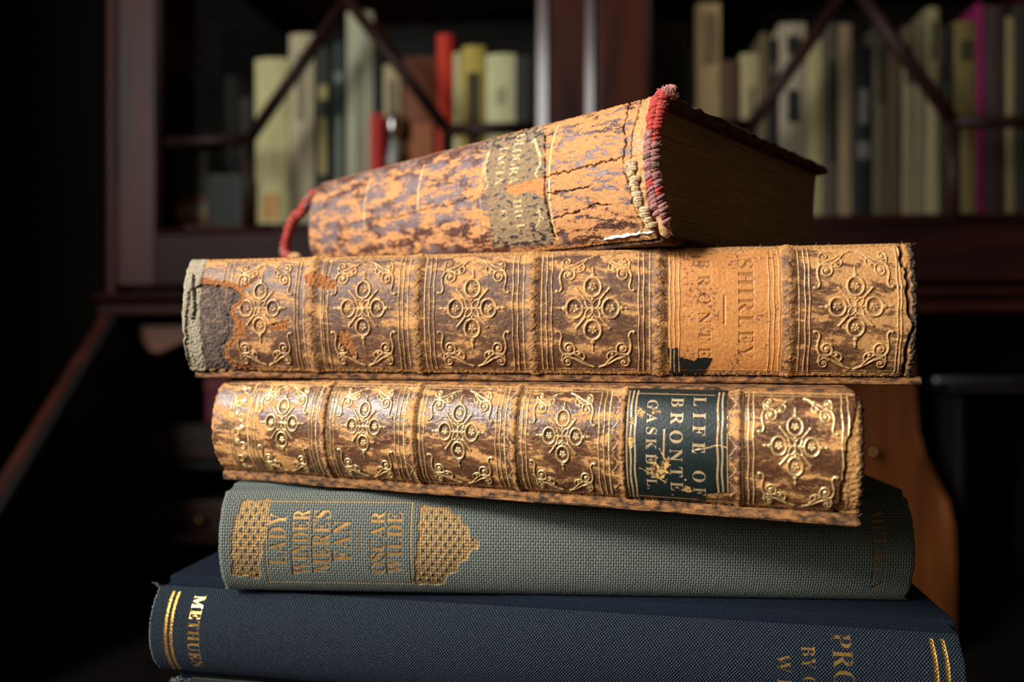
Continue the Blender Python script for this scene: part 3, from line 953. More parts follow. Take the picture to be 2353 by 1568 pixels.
    L.col[:] = mix(L.col, np.array(lin((206, 164, 92))) * np.ones_like(L.col), spots)
    L.G *= 1 - spots; L.rough += .35 * spots; L.H -= .12 * spots
    m = s.poly(s.uvs([(1436, 886), (1675, 888), (1676, 1131), (1622, 1134), (1616, 1160), (1590, 1166), (1441, 1154)]), .2, 1.0, 14)
    lo = L.mesh('title_label', M_label, root, m, .16, label='dark green leather label lettered in gold')
    L.lettering('lettering', gold_leaf('label_gold', (232, 196, 150), .45, 900, .30), lo, vec, .20, dots=dots)
    hx = s.Lm / 2
    s.box('cover', M_board, root, -hx + .0005, hx - .0005, .0012, -.112, 0, .0026, .0007, .0004, cuts=24, seed=5)
    s.box('cover', M_board, root, -hx + .0015, hx - .0015, -.001, -.112, s.th - .0022, s.th, .0007, .0003, cuts=24, seed=6)
    s.pages('page_block', M_pages, root, -hx + .003, hx - .004, -.0015, -.109, .0027, s.th - .0023)
    return s
# ------------------------------------------------------------------ Book: small mottled calf volume on top
def book_mottled():
    s = Spine(.2823, 738, .1806, 1512, .0239, .0604, .0055, math.radians(66), .12, z_lo=.0012, z_hi=.0004)
    root = empty('leather_book', s.loc, s.yaw, 'small battered tan leather book with red headband, topmost of the tall stack', 'book')
    U, V, W = s.U, s.V, s.W
    q1 = lambda a, b: (a / 4.021 + 1080, b / 4.021 + 190)
    q0 = lambda a, b: (a / 3.795 + 640, b / 3.795 + 190)
    ux = lambda px, v=430: s.uv(px, v)[0]
    fl = fbm(U * .9, V * 1.2, 4, 301) * .5 + .5
    c = mix(np.array(lin((212, 154, 96))), np.array(lin((184, 120, 68))), np.clip(fl * 1.2 - .1, 0, 1))
    lft = 1 - sstep(ux(1000), ux(1330), U)
    n = .8 * fbm(U / 11, V / 3.2, 4, 305, .55) + .55 * fbm(U / 2.6, V / .9, 4, 306) + .25 * fbm(U / .8, V / .45, 3, 307) + .20 * lft - .06 + .5 * (1 - sstep(0, W * .14, V)) * lft + .16 * sstep(W * .72, W, V) - .25 * sstep(.1, .5, fbm(U / 7, V / 5, 3, 309))
    dk = sstep(.02, .12, n)
    hue = sstep(-.25, .25, fbm(U / 9, V / 5, 3, 311) + .2 * sstep(W * .15, W * .35, V) - .5 * sstep(W * .62, W * .8, V))
    dcol = mix(np.array(lin((78, 46, 38))), np.array(lin((116, 100, 102))), hue * .85)
    stain = sstep(-.25, .05, n) * .35
    c = mix(c, np.array(lin((160, 104, 62))) * np.ones_like(c), stain)
    holes = sstep(.28, .5, fbm(U / .8, V / .5, 4, 313)) * .85
    s.col[:] = mix(c, dcol, dk * (1 - holes))
    s.rough[:] = .82 - .42 * dk; s.fib[:] = .9 - .6 * dk
    s.H += .10 * dk * (1 - holes) + .09 * fbm(U / 1.6, V / 1.3, 5, 315) + .2 * fbm(U / 9, V / 7, 3, 316)
    # gilt fillets
    for (px, v0, v1, k) in ((845, .12, .62, .9), (963, .12, .55, .7), (1262, .06, .95, .8), (1105, .1, .8, .35)):
        u = ux(px, 430)
        m = (1 - sstep(.22, .34, np.abs(U - u + .15 * fbm(V / 3, V * 0, 2, int(px))))) * ((V > v0 * W) & (V < v1 * W)) * sstep(-.45 + .3 * (1 - k), -.1, fbm(U / 2, V / 1.1, 3, int(px) + 1) + .25 * k)
        s.col[:] = mix(s.col, np.array(lin((250, 206, 128))) * np.ones_like(s.col), m * k)
        s.G = np.maximum(s.G, m * .35)
    # title zone, worn to grey-brown
    zone = s.poly(s.uvs([q1(*p) for p in ((250, 425), (215, 480), (150, 610), (130, 900), (150, 1050), (175, 1200), (200, 1380), (235, 1530), (760, 1500), (780, 1430), (720, 1200), (695, 1000), (680, 850), (690, 490), (730, 335), (600, 340))]), .5, 1.5, 21)
    zt = zone.astype(float)
    tau = mix(np.array(lin((166, 138, 102))), np.array(lin((120, 96, 66))), np.clip(fbm(U / .7, V / .7, 5, 321) * .6 + .5, 0, 1))
    flk = s.poly(s.uvs([q1(*p) for p in ((330, 960), (480, 930), (620, 880), (720, 860), (720, 1080), (560, 1000), (420, 1050), (340, 1010))]), .6, 1.2, 22).astype(float)
    blk = sstep(.27, .33, fbm(U / 2.4, V / 1.2, 4, 323) + .22 * (1 - sstep(W * .05, W * .28, V)) + .16 * sstep(W * .7, W * .95, V)) * (1 - flk)
    zc = mix(tau, np.array(lin((36, 36, 42))) * np.ones_like(tau), blk * .92)
    zc = mix(zc, mix(np.array(lin((214, 146, 84))), np.array(lin((176, 108, 58))), fl), flk)
    s.col[:] = mix(s.col, zc, zt)
    s.rough[:] = s.rough * (1 - zt) + zt * (.88 - .5 * blk); s.fib[:] = s.fib * (1 - zt) + zt * (1.2 - .9 * blk)
    s.H += zt * (.14 * fbm(U / .9, V / .9, 5, 325) + .16 * blk - .12 * flk)
    s.G *= 1 - zt
    # what is left of the lettering
    keep = s.G.copy(); s.G[:] = 0
    for body, b0, c0, y0, y1 in (('OLOGRA', 1180, 1200, 316, 422), ('HICL', 1184, 1203, 458, 532), ('IACIA', 1145, 1162, 342, 425), ('KY', 1150, 1166, 482, 512)):
        ym = (y0 + y1) / 2
        pa, pb = s.uv(b0, y0), s.uv(b0, y1)
        uu = (pa[0] + pb[0]) / 2
        s.text(body, (uu, pa[1]), (uu, pb[1]), abs(s.uv(c0, ym)[0] - s.uv(b0, ym)[0]), +1, 1, -.1, -.006)
    for pts, w in (([(180, 640), (150, 720), (135, 800), (150, 900), (165, 960)], .5), ([(600, 530), (640, 660), (650, 760), (600, 850)], .45), ([(640, 1170), (650, 1230), (635, 1300)], .35), ([(650, 430), (690, 370)], .25)):
        p = s.uvs([q1(*x) for x in pts])
        s.stroke(p, w, .02, .9, w2=w * .4)
        for k, (a, b) in enumerate(p): s.stroke([(a, b), (a + (.9 if k % 2 else -.9), b + .8)], .22, .02, .9)
    g = s.G * sstep(-.3, .1, fbm(U / .9, V / .9, 4, 327) + .16)
    s.col[:] = mix(s.col, np.array(lin((236, 206, 150))) * np.ones_like(s.col), g)
    s.H -= .05 * g
    s.G[:] = np.maximum(keep, g * .5)
    # cracks
    def crack(pts, w, dep):
        p = catmull(s.uvs(pts), 5)
        Uw, Vw = U + .6 * fbm(U / 1.5, V / 1.5, 4, 331), V + .85 * fbm(U / 1.7 + 9, V / 1.7, 4, 333)
        m = np.zeros_like(U)
        for a, b in zip(p, p[1:]):
            dx, dy = b[0] - a[0], b[1] - a[1]
            t = np.clip(((Uw - a[0]) * dx + (Vw - a[1]) * dy) / (dx * dx + dy * dy + 1e-9), 0, 1)
            m = np.maximum(m, 1 - sstep(w * .3, w, np.hypot(Uw - a[0] - t * dx, Vw - a[1] - t * dy)))
        m *= sstep(-.5, .0, fbm(U / 2, V / 2, 3, 335))
        s.H -= dep * m
        s.col[:] = mix(s.col, np.array(lin((58, 32, 14))) * np.ones_like(s.col), m * .92)
        s.fib += m * .5
    for pts in (((700, 865), (900, 820), (1030, 785), (1220, 742), (1400, 690)), ((720, 1025), (900, 1005), (960, 990), (1090, 965)), ((740, 1265), (950, 1200), (1140, 1140), (1310, 1130))):
        crack([q1(*p) for p in pts], .30, .7)
    crack([q0(*p) for p in ((590, 1235), (850, 1195), (1100, 1160), (1330, 1085), (1480, 1072), (1700, 990))], .28, .6)
    crack([q1(*p) for p in ((697, 490), (690, 700), (690, 860), (680, 980), (705, 1120), (735, 1250), (785, 1430))], .42, .9)
    crack([q1(*p) for p in ((1510, 140), (1450, 300), (1420, 430), (1440, 560), (1410, 720), (1430, 850), (1480, 950), (1500, 1100), (1570, 1260), (1640, 1400))], .35, .8)
    crack([q1(*p) for p in ((1590, 150), (1545, 320), (1500, 480), (1490, 640), (1500, 760))], .3, .7)
    endw = sstep(ux(1440, 400), ux(1462, 400), U + .6 * fbm(V / 3, V * 0, 3, 82))
    pale = mix(np.array(lin((222, 176, 116))), np.array(lin((180, 124, 66))), fbm(U / 1.2, V / 1.2, 4, 341) * .5 + .5)
    s.col[:] = mix(s.col, pale, endw * .75)
    s.H += endw * .35 * fbm(U / 1.5, V / 1.5, 4, 343)
    edges(s, 350, .5, .9, (206, 140, 76), (130, 76, 36))
    tz = zone & (U > 0)
    s.mesh('spine', M_mottled, root, None, 0, None, None, roll=.5, wall=3.0)
    # same relief, cut along the title zone
    zz = np.zeros(tz.shape, bool); zz[:] = tz
    for ax in (0, 1):
        for k in (1, -1): zz |= np.roll(tz, k, ax)
    s.mesh('title_label', M_mottled, root, zz, .06, label='worn grey-brown title patch with remains of gilt letters')
    hx = s.Lm / 2
    s.box('cover', M_board_dark, root, -hx - .001, hx + .001, -.0008, -.1065, 0, .0022, .0007, .0005, cuts=24, seed=8)
    s.box('cover', M_board_dark, root, -hx - .001, hx + .002, -.0025, -.1065, s.th - .0026, s.th, .0009, .0007, cuts=28, seed=9)
    s.pages('page_block', simple_mat('warm_page_edges', lin((168, 130, 84)), lin((222, 186, 136)), (60, 60, 5200), .9, .95, 1.0, detail=3, dist=.15, bscale=1.0), root, -hx + .003, hx - .0012, -.0015, -.1035, .0024, s.th - .0028, .0025, .003)

    # headbands
    mats = [simple_mat('red_silk_thread', lin((176, 36, 30)), lin((240, 104, 90)), (2600, 2600, 2600), .7, .85, .6),
            simple_mat('faded_pink_thread', lin((150, 96, 92)), lin((214, 150, 140)), (2600, 2600, 2600), .7, .85, .6),
            simple_mat('grey_brown_thread', lin((80, 62, 54)), lin((140, 112, 92)), (2600, 2600, 2600), .8, .9, .6)]
    core_m = simple_mat('parchment_core', lin((176, 128, 80)), lin((226, 182, 130)), (1200, 1200, 1200), .8, .9, .4)
    fib_m = simple_mat('loose_silk', lin((206, 120, 112)), lin((240, 190, 184)), (900, 900, 900), .8, .9, 0)
    def headband(path, r, turns, parent_name, seed, mixc=(0, 0, 1, 1, 0, 2)):
        rr = random.Random(seed)
        P_ = [Vector(p) for p in catmull(path, 8)]
        bm = bmesh.new()
        bm_tube(bm, P_, [r * .72 * (1 if k < len(P_) - 4 else max(.25, (len(P_) - k) / 5)) for k in range(len(P_))], 12)
        core = link(parent_name, bm_mesh(parent_name, bm, True), core_m, root)
        # wrapped threads: a helix of flat strands whose colour changes in runs
        bm = bmesh.new()
        N = len(P_)
        def frame(t):
            x = min(max(t, 0), 1) * (N - 1); i = min(int(x), N - 2); f = x - i
            p = P_[i].lerp(P_[i + 1], f); tg = (P_[i + 1] - P_[i]).normalized()
            a = tg.cross(Vector((0.2, 1, 0.1))).normalized(); b = tg.cross(a)
            return p, a, b, tg
        k = 0
        while k < turns:
            run = rr.choice((1, 1, 2, 2))
            mi = rr.choice(mixc) if k > 1 else 0
            for _ in range(run):
                for strand in range(3):
                    pts = []
                    off = rr.uniform(-.35, .35); mj = mi if rr.random() < .75 or mixc[2] == 0 else rr.choice((1, 2))
                    for q in range(13):
                        t = (k + .33 * strand + q / 12 * 1.05) / (turns + 1.5) * .93 + .01
                        p, a, b, tg = frame(t)
                        an = 2 * math.pi * q / 12 + 1.0
                        rad = r * (.80 + .08 * math.sin(an + strand * 2.1 + k) + .22 * off)
                        pts.append(p + a * math.cos(an) * rad + b * math.sin(an) * rad + tg * off * r * .4)
                    f0 = len(bm.faces)
                    bm_tube(bm, pts, r * rr.uniform(.22, .36), 6)
                    bm.faces.ensure_lookup_table()
                    for f in bm.faces[f0:]: f.material_index = mj
                k += 1
        me = bm_mesh('thread_wrapping', bm, True)
        o = link('thread_wrapping', me, mats[0], core)
        me.materials.append(mats[1]); me.materials.append(mats[2])
        return core, P_
    pts = []
    for t in np.linspace(.02, 1.0, 12):
        V_ = t * s.W
        x, f, z, nf, nz = s.surf(np.array(s.L), np.array(V_))
        pts.append((float(x) + .0008 + .0004 * math.sin(t * 9) + .0012 * t, -(float(f) - .0012 + .0004 * math.sin(t * 7)), float(z)))
    pts.insert(0, (hx + .002, .004, s.th + .0004))
    hb, P_ = headband(pts, .00205, 12, 'headband', 5)
    hb['label'] = 'red thread headband at the open end of the spine'
    bm = bmesh.new()
    rr = random.Random(9)
    tip = s.local(P3(1530, 222, .1800))
    for k in range(150):                                     # frayed tuft on top of the headband
        a = rr.uniform(0, 6.28)
        p = [tip + np.array((rr.uniform(-.001, .001), rr.uniform(-.001, .001), -.001))]
        d = np.array((rr.uniform(-.35, .5), rr.uniform(-.4, .4), rr.uniform(.3, 1.0)))
        for q in range(5): p.append(p[-1] + d * rr.uniform(.00045, .0009) + np.array((math.sin(a + q), math.cos(a + q), 0)) * .00022)
        bm_tube(bm, p, rr.uniform(.00005, .00010), 4)
    for k in range(80):                                     # stray fibres along it
        p0 = np.array(P_[rr.randrange(6, len(P_) - 8)])
        d = np.array((rr.uniform(-.1, 1), rr.uniform(-1, .1), rr.uniform(-.6, .6)))
        d = d / np.linalg.norm(d)
        p = [p0 + d * .0015]
        for q in range(4): p.append(p[-1] + d * .00035 + np.array((rr.uniform(-1, 1), rr.uniform(-1, 1), rr.uniform(-1, 1))) * .00025)
        bm_tube(bm, p, .00003, 4)
    o = link('frayed_fibres', bm_mesh('frayed_fibres', bm, True), fib_m, hb); o['kind'] = 'stuff'
    lp = [s.local(P3(u, v, .2845 + max(0, 738 - u) / 82 * .0135)) for u, v in ((752, 446), (738, 446), (724, 448), (706, 466), (694, 486), (676, 502), (664, 530), (657, 560), (656, 582), (664, 592), (674, 590), (690, 588))]
    hb2, _ = headband(lp, .0020, 14, 'headband', 11, (0, 0, 0, 0, 0, 1))
    hb2['label'] = 'red thread headband hanging loose from the far end'
    # sewing cords laid bare beside the headband
    cord_m = simple_mat('linen_sewing_thread', lin((170, 136, 92)), lin((238, 212, 168)), (1500, 1500, 1500), .8, .9, .5)
    bm = bmesh.new()
    for k in range(13):
        u, v = 1440 + k * 2.2 + (3 if k % 2 else 0) + max(0, k - 7) * 4, 376 + k * 11.5
        for q in range(2):
            a = s.uv(u, v + q * 4); b = s.uv(u + 24 - (k % 3) * 4, v + q * 4 - 2)
            pp = []
            for t in np.linspace(0, 1, 6):
                x, f, z, nf, nz = s.surf(np.array(a[0] + (b[0] - a[0]) * t), np.array(a[1] + (b[1] - a[1]) * t))
                hh = (.0002 + .0006 * math.sin(math.pi * t))
                pp.append((float(x), -float(f + nf * hh), float(z + nz * hh)))
            bm_tube(bm, pp, [.0003, .00055, .0006, .0006, .0005, .0003], 7)
    link('sewing_thread', bm_mesh('sewing_thread', bm, True), cord_m, root)
    # scrap of white lining paper under the head of the spine
    pap = simple_mat('white_lining_paper', lin((196, 190, 182)), lin((236, 232, 226)), (500, 500, 500), .8, .9, .5)
    bm = bmesh.new()
    rr = random.Random(21)
    strip = []
    for k in range(15):
        t = k / 14
        u = 1390 + t * 134
        a = s.uv(u, 548 - t * 4)
        x, f, z, nf, nz = s.surf(np.array(min(a[0], s.L)), np.array(s.W - .7))
        wv = .0003 * math.sin(k * 1.9)
        strip.append((bm.verts.new((float(x), -float(f + .0013 + wv), float(z) + .0003 + .0005 * t + rr.uniform(-.0002, .0002))),
                      bm.verts.new((float(x), -float(f + .0009 - wv), float(z) + .0010 + .0014 * t * rr.uniform(.6, 1)))))
    for a, b in zip(strip, strip[1:]): bm.faces.new((a[0], b[0], b[1], a[1]))
    o = link('lining_paper', bm_mesh('lining_paper', bm, True), pap, root)
    md = o.modifiers.new('t', 'SOLIDIFY'); md.thickness = .0002
    return s

# ------------------------------------------------------------------ cloth volumes
def cloth_paint(s, base, seed, var=.16, rough=.82):
    n = fbm(s.U / 9, s.V / 6, 4, seed)
    s.col[:] = np.array(base) * (1 + var * n[..., None])
    s.rough[:] = rough; s.fib[:] = .5
    s.H += .03 * fbm(s.U / 2, s.V / 2, 3, seed + 1)

def foil(s, seed, amount, c, metal=.75, rough=.32, wl=1.0):
    n = fbm(s.U / wl, s.V / wl, 4, seed)
    g = s.G * sstep(-.3, .05, n + amount)
    cc = np.array(lin(c)) * (1 + .25 * fbm(s.U / 1.2, s.V / 1.2, 3, seed + 2)[..., None])
    s.col[:] = mix(s.col, cc, g)
    s.rough[:] = s.rough * (1 - g) + rough * g
    s.G[:] = g * metal

def book_wilde():
    s = Spine(.2045, 516, .196, 2086, -.0690, -.0405, .0050, math.radians(62), .11, z_lo=.0006, z_hi=.0008)
    root = empty('cloth_book', s.loc, s.yaw, 'grey-green cloth book with gold strapwork stamps, below the two gilt leather books', 'book')
    U, V, W = s.U, s.V, s.W
    cloth_paint(s, lin((84, 90, 83)), 401, .14)
    y = lambda a, b: (a / 3.677 + 500, b / 3.677 + 1100)
    # stamped strapwork
    left = s.uvs([y(*p) for p in ((200, 200), (240, 172), (330, 190), (420, 165), (452, 185), (445, 225), (415, 280), (440, 335), (425, 400), (396, 440), (402, 500), (372, 560), (382, 620), (362, 680), (345, 740), (368, 800), (352, 850), (290, 850), (250, 822), (180, 836), (118, 812), (112, 760), (128, 700), (104, 640), (120, 570), (106, 500), (132, 420), (140, 330), (180, 280))])
    right = s.uvs([y(*p) for p in ((1700, 245), (1745, 222), (1830, 240), (1955, 240), (1975, 300), (2045, 305), (2058, 370), (2118, 405), (2128, 470), (2140, 532), (2165, 505), (2200, 515), (2215, 560), (2195, 600), (2150, 605), (2125, 640), (2112, 690), (2035, 715), (2025, 790), (1945, 815), (1915, 890), (1850, 905), (1760, 892), (1700, 902), (1655, 870), (1672, 780), (1658, 700), (1685, 640), (1676, 560), (1700, 480), (1685, 400), (1705, 320))])
    stamp = np.zeros_like(U)
    for poly, ang in ((left, .6), (right, .62)):
        m = s.poly(poly, .1, .8, 31)
        a = np.full(U.shape, 9.0)
        for p, q in zip(poly, poly[1:] + poly[:1]):
            dx, dy = q[0] - p[0], q[1] - p[1]
            t = np.clip(((U - p[0]) * dx + (V - p[1]) * dy) / (dx * dx + dy * dy), 0, 1)
            a = np.minimum(a, np.hypot(U - p[0] - t * dx, V - p[1] - t * dy))
        ca, sa = math.cos(ang), math.sin(ang)
        pit = 2.05
        r1, r2 = (U * ca + V * sa) / pit, (U * -ca + V * sa) / pit * 1.05
        f1, f2 = np.abs(r1 - np.floor(r1) - .5), np.abs(r2 - np.floor(r2) - .5)
        hole = (1 - sstep(.19, .25, np.maximum(f1, f2))) * sstep(.95, 1.15, a)
        ring2 = (1 - sstep(.05, .12, np.abs(a - .62))) * (fbm(U / 1.4, V / 1.4, 2, 33) > .12)
        g = m * (1 - hole) * (1 - .9 * ring2)
        stamp = np.maximum(stamp, g)
        strand = np.minimum(np.abs(f1 - .5), np.abs(f2 - .5))
        s.O -= m * (.20 - .2 * hole - .05 * np.cos(strand * 30) - .03 * np.sin(U * 14 + V * 14) - .03 * np.sin(U * 14 - V * 14) - .08 * (1 - sstep(.0, .4, a)))
    s.G = np.maximum(s.G, stamp)
    O0 = s.O.copy(); s.O[:] = 0
    c1, c2, c3, c4 = (s.uv(*y(*p)) for p in ((472, 178), (1668, 220), (1622, 897), (402, 857)))
    uL, uR = (c1[0] + c4[0]) / 2, (c2[0] + c3[0]) / 2
    vT, vB = (c1[1] + c2[1]) / 2, (c3[1] + c4[1]) / 2
    for a, b, w in (((uL, vT), (uR, vT), .17), ((uR, vT), (uR, vB), .2), ((uR, vB), (uL, vB), .17), ((uL, vB), (uL, vT), .2)):
        s.stroke([(a[0] + (b[0] - a[0]) * t, a[1] + (b[1] - a[1]) * t) for t in np.linspace(0, 1, 12)], w * 1.15, -.14)
    vec = []
    for body, b0, c0, y0, y1 in (('LADY', 655, 617, 1300, 1180), ('WINDER', 708, 671, 1321, 1172), ("MERE'S", 756, 718, 1317, 1173), ('FAN', 805, 766, 1291, 1197), ('OSCAR', 882, 851, 1319, 1176), ('WILDE', 923, 889, 1319, 1178)):
        ym = (y0 + y1) / 2
        pa, pb = s.uv(b0, y0), s.uv(b0, y1)
        uu = s.uv(b0, ym)[0]
        s.text(body, (uu, pa[1]), (uu, pb[1]), abs(s.uv(c0, ym)[0] - uu), -1, 0, -.20, -.004, vec=vec, fat=.03)
    s.stroke([s.uv(694, 1169), s.uv(694, 1160)], .16, -.2)
    s.stroke([s.uv(829, 1273), s.uv(829, 1215)], .2, -.2)
    # publisher's name at the far end, its gold mostly gone
    pa, pb = s.uv(2008, 1172), s.uv(2008, 1355); uu = s.uv(2008, 1270)[0]
    vec2 = []
    s.text('METHUEN', (uu, pa[1]), (uu, pb[1]), abs(s.uv(2036, 1270)[0] - uu), +1, 0, -.2, -.004, vec=vec2)
    s.O += O0
    foil(s, 410, .42, (178, 134, 70), .5, .45)
    gl = gold_leaf('cloth_gold', (212, 160, 90), .45, 700, .12, .42)
    s.lettering('title_lettering', gl, root, vec, .05)
    s.lettering('imprint_lettering', gold_leaf('faded_gold', (196, 148, 78), .6, 500, .38, .36), root, vec2, .05)
    s.mesh('spine', M_grey_cloth, root, None, 0, .35 * fbm(s.v1 / 3, s.v1 * 0, 3, 65), .6 * fbm(s.v1 / 4, s.v1 * 0, 3, 66), roll=1.6)
    hx = s.Lm / 2
    for z0, z1 in ((0, .0027), (s.th - .0027, s.th)):
        s.box('cover', M_grey_board, root, -hx - .0005, hx + .002, -.0062, -.125, z0, z1, .0009)
        bm = bmesh.new()                                     # cloth joint between back and board
        bm_prism(bm, [(.0002, z0 + .0004), (.0035, z0 + (.0016 if z0 else .0004)), (.0068, z0 + .0008), (.0068, z1 - .0004), (.0035, z1 - (.0013 if z0 else .0016)), (.0002, z1 - .0012)], 'x', -hx + .0002, hx - .0002)
        me = bm_mesh('joint', bm); uvl = me.uv_layers.new(name='mm')
        for lpp in me.loops: c = me.vertices[lpp.vertex_index].co; uvl.data[lpp.index].uv = (c.x * 1000 + 200, (c.y + c.z) * 1000 + 200)
        link('joint', me, M_grey_board, root)
    s.pages('page_block', M_pages_pale, root, -hx + .003, hx - .002, -.003, -.121, .0028, s.th - .0028)
    return s

def book_profundis():
    s = Spine(.2125, 372, .177, 2204, -.0948, -.0692, .0055, math.radians(62), .15, z_lo=.0006, z_hi=.0009)
    root = empty('cloth_book', s.loc, s.yaw, 'navy blue cloth book with double gold rules, under the grey-green cloth book', 'book')
    U, V, W = s.U, s.V, s.W
    cloth_paint(s, lin((6, 10, 16)), 501, .2, .75)
    for p, v in ((383, 1417), (396, 1417), (2146, 1500), (2172, 1500)):
        u = s.uv(p, v)[0]
        s.stroke([(u, v_) for v_ in np.linspace(2.0, W - 2.0, 24)], .42, -.08)
    vec = []
    pa, pb = s.uv(431, 1368), s.uv(431, 1531); uu = s.uv(431, 1450)[0]
    s.text('METHUEN', (uu, pa[1]), (uu, pb[1]), abs(s.uv(456, 1450)[0] - uu), +1, 0, -.08, .004, vec=vec)
    vec3 = []
    for body, b0, c0, y0, y1 in (('PROSE', 1912, 1957, 1455, 1640), ('BY O', 1843, 1873, 1485, 1580), ('WILDE', 1786, 1816, 1502, 1660)):
        pa, pb = s.uv(b0, y0), s.uv(b0, min(y1, 1690)); uu = s.uv(b0, y0 + 40)[0]
        s.text(body, (uu, pa[1]), (uu, pb[1]), abs(s.uv(c0, y0 + 40)[0] - uu), +1, 0, -.08, -.010, vec=vec3)
    foil(s, 510, .38, (226, 170, 84), .9, .24, .8)
    bg = gold_leaf('bright_gold', (230, 176, 92), .85, 800, .30, .26)
    s.lettering('imprint_lettering', bg, root, vec, .04)
    s.lettering('title_lettering', gold_leaf('dulled_gold', (196, 152, 84), .7, 800, .36, .34), root, vec3, .04)
    s.mesh('spine', M_blue_cloth, root, None, 0, .4 * fbm(s.v1 / 6, s.v1 * 0, 3, 67), .4 * fbm(s.v1 / 6, s.v1 * 0, 3, 68), roll=.9)
    hx = s.Lm / 2
    for z0, z1 in ((0, .0027), (s.th - .0027, s.th)):
        s.box('cover', M_blue_board, root, -hx - .002, hx + .002, -.0062, -.142, z0, z1, .0009)
        bm = bmesh.new()
        bm_prism(bm, [(.0002, z0 + .0004), (.0035, z0 + (.0016 if z0 else .0004)), (.0068, z0 + .0008), (.0068, z1 - .0004), (.0035, z1 - (.0013 if z0 else .0016)), (.0002, z1 - .0012)], 'x', -hx + .0002, hx - .0002)
        me = bm_mesh('joint', bm); uvl = me.uv_layers.new(name='mm')
        for lpp in me.loops: c = me.vertices[lpp.vertex_index].co; uvl.data[lpp.index].uv = (c.x * 1000 + 200, (c.y + c.z) * 1000 + 200)
        link('joint', me, M_blue_board, root)
    # pale stitched hem at the tail
    hem_m = simple_mat('hem_thread', lin((70, 80, 84)), lin((150, 160, 160)), (1500, 1500, 1500), .8, .9, .3)
    bm = bmesh.new(); rr = random.Random(4)
    pp = []
    for V_ in np.linspace(1.0, W - 1.0, 90):
        x, f, z, nf, nz = s.surf(np.array(0.0), np.array(V_))
        pp.append((float(x) - .0003 + rr.uniform(-.0001, .0001), -float(f - .0007), float(z)))
    bm_tube(bm, pp, [.00022 + .00010 * math.sin(k * 1.7) for k in range(90)], 6)
    for k in range(8):
        p = np.array(pp[1]) + np.array((0, 0, .0002)); d = np.array((rr.uniform(-1, .6), rr.uniform(-.5, .5), rr.uniform(.4, 1)))
        bm_tube(bm, [p + d * t * .0025 + np.array((math.sin(t * 5 + k), 0, 0)) * .0003 for t in np.linspace(0, rr.uniform(.4, 1), 5)], .00005, 4)
    link('cloth_hem', bm_mesh('cloth_hem', bm, True), hem_m, root)
    s.pages('page_block', M_pages_pale, root, -hx + .003, hx - .002, -.003, -.138, .0028, s.th - .0028)
    return s

def book_base():
    s = Spine(.2115, 398, .183, 2130, -.1340, -.0951, .0050, math.radians(60), .8, z_lo=.0006, z_hi=.0009)
    root = empty('cloth_book', s.loc, s.yaw, 'dark book with frayed cloth corner at the very bottom of the stack', 'book')
    cloth_paint(s, lin((8, 9, 11)), 601, .3)
    s.mesh('spine', M_blue_cloth, root, None, 0, None, None, roll=2.0)
    hx = s.Lm / 2
    for z0, z1 in ((0, .003), (s.th - .003, s.th)):
        s.box('cover', M_blue_board, root, -hx - .001, hx + .002, -.004, -.140, z0, z1, .001)
    s.pages('page_block', M_pages_pale, root, -hx + .003, hx - .002, -.003, -.136, .0031, s.th - .0031)
    fm = simple_mat('frayed_cloth', lin((60, 62, 62)), lin((130, 132, 128)), (1500, 1500, 1500), .9, .95, .4)
    bm = bmesh.new(); rr = random.Random(14)
    x, f, z, nf, nz = s.surf(np.array(1.0), np.array(.5))
    for k in range(26):
        p = np.array((float(x) + rr.uniform(-.001, .004), -float(f) + rr.uniform(-.001, .001), float(z) - .0004))
        d = np.array((rr.uniform(-.8, .8), rr.uniform(-.6, .2), rr.uniform(-.1, .4)))
        bm_tube(bm, [p + d * t * .003 + np.array((0, 0, math.sin(t * 4 + k))) * .0002 for t in np.linspace(0, 1, 5)], .00018, 5)
    o = link('frayed_corner', bm_mesh('frayed_corner', bm, True), fm, root)
    return s
# ------------------------------------------------------------------ the bureau bookcase (front turned about 5 degrees)
YAW = math.radians(-5.0)
EX, EY = np.array((math.cos(YAW), math.sin(YAW), 0)), np.array((-math.sin(YAW), math.cos(YAW), 0))
O0 = np.array(((570 - CX) / FPX * .88, .88, 0.0))
EYE = np.array((0, 0, CZ))

def cab(u, v, yl):
    """photo position -> (x, z) on the plane lying yl behind the door fronts, in the bookcase's own frame"""
    r = np.array(((u - CX) / FPX, 1.0, (CY - v) / FPX))
    t = (yl + O0 @ EY) / (r @ EY)
    p = EYE + t * r - O0
    return float(p @ EX), float(p[2])

def cab_world(x, y, z):
    p = O0 + EX * x + EY * y
    return Vector((p[0], p[1], z))

M_wood = simple_mat('dark_mahogany', lin((44, 18, 12)), lin((88, 37, 23)), (26, 26, 3.2), .42, .55, .12, coat=.03, dist=1.2, spec=.32)
M_wood_h = simple_mat('dark_mahogany_rail', lin((36, 16, 12)), lin((66, 28, 18)), (3.2, 26, 26), .5, .62, .12, coat=0, dist=1.2, spec=.2)
M_bead = simple_mat('polished_bead', lin((50, 26, 22)), lin((84, 46, 36)), (30, 30, 3), .26, .34, .03, coat=.5, spec=.5)
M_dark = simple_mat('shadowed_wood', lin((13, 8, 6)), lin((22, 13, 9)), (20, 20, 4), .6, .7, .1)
M_oak = simple_mat('warm_veneer', lin((84, 42, 14)), lin((122, 66, 24)), (24, 24, 4), .4, .5, .1)
M_brass = simple_mat('aged_brass', lin((120, 96, 60)), lin((190, 160, 110)), (200, 200, 200), .3, .4, .1, metal=1.0)

